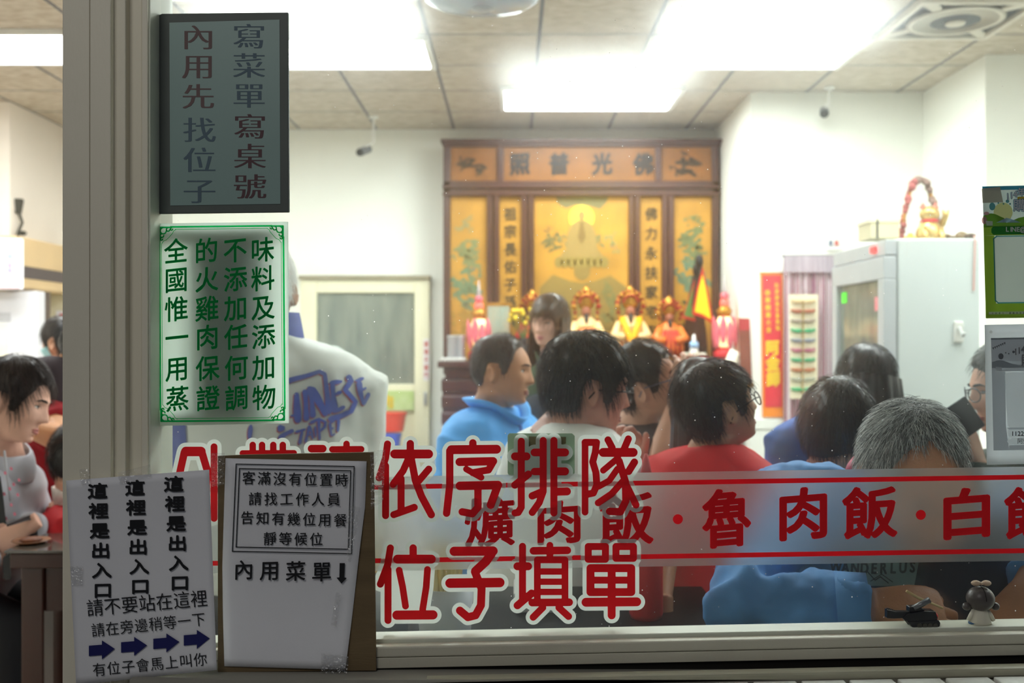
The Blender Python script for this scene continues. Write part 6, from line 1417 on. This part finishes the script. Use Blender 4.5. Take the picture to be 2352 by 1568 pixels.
# --- person in the dark blue jacket with long black hair
M_dblue = mat('dark_blue_jacket', '#1c4f9c', .75, .12, 20)
per, _, _ = person('person with long black hair in a dark blue jacket facing the white fridge', (1988, 892, 3.0), yaw=-12, pitch=-10, roll=4, skin='fair2', skincol='#c4967c', hair=('long', 'black'), hairkw=dict(thick=.02, n=2200, slen=.06, lift=.1, tone=(0, .5), curtain=(.24, 60, .096, .135, .01)),
    neck=(1945, 935, 3.02), hip=(1940, 1330, 3.05), tyaw=-5, w=1.12, top=M_dblue, topname='jacket', arms=[dict(s=1, el=pp(2090, 1170, 3.0), wr=pp(2050, 1260, 3.2)), dict(s=-1, el=pp(1800, 1170, 3.0), wr=pp(1840, 1260, 3.2))], face=False)
# --- person with cropped black hair behind the grey haired man
per, _, _ = person('person with short thick black hair, back to the window, beside the grey haired man', (1924, 990, 2.3), yaw=10, pitch=-14, hs=.94, ears=False, skin='boy', skincol='#bf8d69', hair=('bangs', 'black'), hairkw=dict(thick=.017, n=3600, slen=.03, lift=.4, tone=(0, .35)),
    neck=(1918, 1068, 2.3), hip=(1930, 1400, 2.42), tyaw=20, w=.86, top=mat('navy_sweater', '#16203a', .85, .1, 20), arms=[dict(s=1, el=pp(2150, 1190, 2.4), wr=pp(2085, 1062, 2.46), r=.8, hand=dict(d=(-.5, .1, .86), n=(0, -1, 0), s=-1, curl=(.3, .4, .3), sc=.85)), dict(s=-1, el=pp(1800, 1280, 2.42), wr=pp(1850, 1330, 2.6))], face=False)

# --- grey haired man leaning over his bowl right behind the pane
M_chamb = mat('blue_work_shirt', '#5a96d6', .7, .05, 9, .06, 300)
gh = pp(2090, 1100, 1.69)
per, Mg, Dg = person('grey haired man in a blue shirt bending over right behind the glass', gh, yaw=176, pitch=-25, roll=-2, hs=1.03, skin='worn', skincol='#b27a55', hair=('recede', 'grey'), hairkw=dict(thick=.013, n=9000, slen=.026, lift=.45, rad=.00055, tone=(.0, 1.0), base_tone=.12), vox=.0034,
    neck=(2066, 1075, 1.86), hip=(2030, 1600, 2.06), tyaw=178, w=1.08, depth=1.0, top=M_chamb, sleeve=1, slv_r=1.18, cloth=.007, folds=(.06, .028), trousers='#2d3138', neckr=1.05, sag=.06, legf=.03,
    arms=[dict(s=1, dz=.028, dx=.03, el=pp(1700, 1390, 1.66), wr=pp(2012, 1392, 1.6), r=1.12, hand=dict(d=(1, -.02, -.12), n=(.12, -.72, .68), s=1, curl=((.5, .9, .5), (.42, .8, .5), (.34, .7, .4), (.22, .55, .3)), spread=.06, thumb=(1.0, .2), sc=1.1)),
          dict(s=-1, dz=-.02, el=pp(2480, 1330, 1.72), wr=pp(2372, 1352, 1.63), r=1.1, hand=dict(d=(-.55, -.45, -.55), n=(-.35, -.6, .7), s=-1, curl=(.75, .9, .5), sc=1.15))])
m = MB(); a = pp(1988, 1386, 1.6); d = (pp(2012, 1392, 1.6)-pp(1700, 1390, 1.66)).normalized()
m.tube([a-d*.045, a-d*.02, a+d*.004, a+d*.0045, a-d*.02], [.052, .05, .0485, .045, .043], 28)
m.build('cuff', M_chamb, per, smooth=True)
tee = MB()
rings = []
for z, hw in ((.0, .10), (-.08, .13), (-.2, .15), (-.34, .16)):
    c = Dg['nb']+V3((.02, -.13, z-.05)); rings.append([c+V3((hw*math.cos(a), -.03*math.sin(a), 0)) for a in [2*math.pi*k/24 for k in range(24)]])
tee.loft(rings).build('undershirt', mat('navy_tee', '#1d2536', .85, .1, 20), per, smooth=True)
bx = Dg['nb'].y-.13-.036
pn = Ink(bx); pn.poly([(1930, 1240), (2120, 1240), (2100, 1345), (1945, 1345)]); pn.build('print_panel', mat('faded_teal_print', '#7d9a98', .8, .1, 30), per)
pn = Ink(bx-.001)
for i, ch in enumerate('WANDERLUST'): pn.put(ch, 1920+i*22, 1300+3*math.sin(i*.4), 26, 36, off=.05, rot=-.05)
pn.line([(1950, 1338), (1965, 1326), (1975, 1333), (1992, 1312), (2010, 1332), (2022, 1324), (2040, 1338)], 2.5); pn.line([(2000, 1334), (2025, 1318), (2050, 1336)], 2)
pn.build('lettering', mat('print_dark', '#1e2a30', .8), per)
MB().tube([pp(1948, 1088, 1.79), pp(1955, 1066, 1.82), pp(1966, 1050, 1.86)], [.008, .007, .006], 8, .4).build('lanyard', mat('pink_ribbon', '#c25a70', .7), per, smooth=True)
tag(MB().tube([pp(2082, 1357, 1.555), pp(2108, 1372, 1.556), pp(2165, 1396, 1.56)], [.0022, .002, .0018], 8).build('wooden_pick', mat('pale_wood', '#dcc48c', .5), smooth=True), 'thin pale wooden pick held in the hand behind the toy tank', 'pick')

# --- person with a phone by the flyers
M_green = mat('dark_green_top', '#26332b', .85, .15, 15)
per, Mf, Df = person('person in dark green with glasses looking at a phone, mostly behind the flyers', (2322, 892, 2.6), yaw=84, pitch=-8, skin='pale', skincol='#cfa088', hair=('short', 'thin'), hairkw=dict(thick=.014, n=1400, slen=.03, tone=(.2, .9)), glasses=('#3a3c44', .021, 0, 0),
    neck=(2345, 1030, 2.62), hip=(2345, 1400, 2.7), tyaw=110, w=1.0, top=M_green, topname='sweater',
    arms=[dict(s=-1, el=pp(2262, 1150, 2.45), wr=pp(2250, 1066, 2.5), hand=dict(d=(-.35, .0, 1), n=(.7, -.65, .1), s=1, curl=(.6, .8, .5), sc=.92)), dict(s=1, el=pp(2420, 1180, 2.5), wr=pp(2330, 1150, 2.4))])
ph = thing('phone', pp(2215, 968, 2.5), 'black phone held up beside the grey flyer', 'phone')
R_ = Matrix.Rotation(math.radians(-34), 4, 'Y'); c0 = pp(2214, 960, 2.462)
mb = MB().box(-.034, .034, -.004, .004, -.045, .045); xform(lambda p: c0+R_.to_3x3() @ p, mb).build('body', mat('phone_black', '#1d1f24', .3, .05), ph, bevel=.004)
mb = MB().box(-.03, -.014, -.0065, -.0042, .02, .04); xform(lambda p: c0+R_.to_3x3() @ p, mb).build('camera_bump', M_black, ph, bevel=.001)

# --- people beyond the open doorway
M_hood = mat('grey_hoodie', '#a9aab0', .85, .06, 14)
per, Mh_, Dh = person('woman with a short dark bob in a grey hoodie with pink spots', (30, 920, 2.9), yaw=-84, pitch=-16, roll=-6, skin='rosy', skincol='#dcae98', hair=('bob', 'brown'), hairkw=dict(thick=.017, n=2400, slen=.055, lift=.14, tone=(0, .7)), lipcol='#b5706a',
    neck=(5, 1050, 3.0), hip=(-90, 1400, 3.08), tyaw=-95, w=.95, top=M_hood, topname='hoodie', trousers='#17181c',
    arms=[dict(s=1, el=pp(-70, 1250, 2.85), wr=pp(-30, 1300, 2.7)), dict(s=-1, el=pp(92, 1232, 3.12), wr=pp(66, 1206, 2.84), hand=dict(d=(-.8, -.25, -.5), n=(.1, -.7, .7), s=1, curl=(.4, .5, .4), spread=.12, sc=1.0))], folds=(.12, .010))
m = MB(); 
rings = []
for r, z, f in ((.085, -.03, 0), (.1, .01, -.01), (.098, .05, -.02), (.085, .055, -.015)):
    rings.append([Dh['nb']+Dh['rt']*(r*1.1*math.cos(a))+Dh['fw']*(r*math.sin(a)+f)+V3((0, 0, z-.05*max(0, math.sin(a)))) for a in [2*math.pi*k/28 for k in range(28)]])
m.loft(rings, cap=False).build('hood', M_hood, per, smooth=True, solid=.006, sub=1)
ho = [o for o in per.children if o.name.startswith('hoodie')][0]
bpy.context.view_layer.update(); _bh = BVHTree.FromObject(ho, bpy.context.evaluated_depsgraph_get())
on_cloth('pink_spots', [(9, [(u, v), (u+3, v+7)]) for u, v in ((12, 1082), (26, 1072), (23, 1118), (32, 1108), (10, 1130), (41, 1132), (26, 1155), (34, 1176), (14, 1186), (44, 1098))], mat('pink_print', '#e8879c', .8), 2.7, lambda x, y: (x, y), per, .004, bv=_bh)
on_cloth('strap', [(26, [(-8, 1090), (4, 1180), (18, 1260), (20, 1330)])], M_black, 2.7, lambda x, y: (x, y), per, .008, bv=_bh)
MB().tube([pp(10, 1035, 2.8), pp(16, 1090, 2.76), pp(24, 1150, 2.74)], .0035, 6).build('drawstring', M_hood, per, smooth=True)
# adult behind in dark brown vest and maroon sweater
M_maroon = mat('maroon_sweater', '#8c1a22', .85, .1, 12); M_brown = mat('dark_brown_vest', '#2f2428', .8, .15, 8)
per, _, Dk = person('person in a dark brown vest and maroon sweater bending behind the woman in grey', (205, 800, 3.5), yaw=-60, pitch=-30, skin='tan2', skincol='#c9946c', hair=('short', 'black'), hairkw=dict(n=900), neck=(150, 880, 3.5), hip=(100, 1260, 3.55), tyaw=-80, w=1.15, top=M_maroon, topname='sweater', seat=False, trousers='#1a1b20',
    arms=[dict(s=1, el=pp(150, 1010, 3.22), wr=pp(62, 982, 3.2), sleeve=.3, r=1.1, hand=dict(d=(-1, 0, .1), n=(0, -1, .3), s=1, curl=(.3, .4, .3))), dict(s=-1, el=pp(190, 1080, 3.7), wr=pp(170, 1200, 3.6))], face=False)
m = MB(); rings = []
for (u, v), hw, hd in zip(((118, 815), (112, 845), (108, 890), (112, 940), (120, 975)), (.05, .09, .105, .11, .10), (.05, .09, .11, .11, .09)):
    c = pp(u, v, 3.4); rings.append([c+V3((hw*math.cos(a), hd*math.sin(a), 0)) for a in [2*math.pi*k/24 for k in range(24)]])
m.loft(rings).build('vest', M_brown, per, smooth=True, sub=1)
# child in the red jacket
M_rj = mat('red_child_jacket', '#c4252c', .7, .12, 10)
per, _, Dc = person('child with short dark hair in a red jacket beside the doorway post', (186, 1056, 3.05), yaw=-60, pitch=-10, hs=.9, skin='child', skincol='#d8a488', hair=('short', 'soft'), hairkw=dict(thick=.012, n=1600, slen=.03, tone=(0, .8)), neck=(172, 1146, 3.07), hip=(165, 1330, 3.1), tyaw=-70, w=.84, top=M_rj, topname='jacket',
    arms=[dict(s=1, el=pp(98, 1215, 3.0), wr=pp(150, 1225, 2.92)), dict(s=-1, el=pp(200, 1225, 3.2), wr=pp(190, 1230, 3.05))], collar=(mat('striped_knit', '#d9cfc4', .8, .2, 40), .03, .004), face=False)
# masked person far behind
per, Mk_, Dk2 = person('person far behind with dark hair, a pale turquoise face mask and a pink red top', (141, 786, 5.0), yaw=70, pitch=-12, skin='tan3', skincol='#b98c70', hair=('bob', 'soft'), hairkw=dict(n=900, thick=.016), neck=(150, 850, 5.0), hip=(150, 1080, 5.0), tyaw=70, w=.9, top=mat('pink_red_top', '#c8404e', .8, .08), seat=False, face=False,
    arms=[dict(s=1, el=pp(140, 980, 4.8), wr=pp(130, 1050, 4.7)), dict(s=-1, el=pp(170, 980, 5.2), wr=pp(160, 1050, 5.1))])
mD = [(d, p) for d, p in zip(_HD, _HP) if d[1] > .25 and -.105 < p[2] < -.02]
q = _HP.copy(); sel = (_HD[:, 1] > .12) & (_HP[:, 2] < -.018) & (_HP[:, 2] > -.108)
nv_ = q*np.array([1.08, 1.06, 1.0])+np.array([0, .004, 0]); idx = {i: k for k, i in enumerate(np.where(sel)[0])}
MB().add([Mk_ @ Vector(nv_[i]) for i in idx], [tuple(idx[v] for v in f)[::-1] for f in _HF if all(v in idx for v in f)]).build('face_mask', mat('mask_turquoise', '#9fd3d6', .7, .04), per, smooth=True, solid=.002)
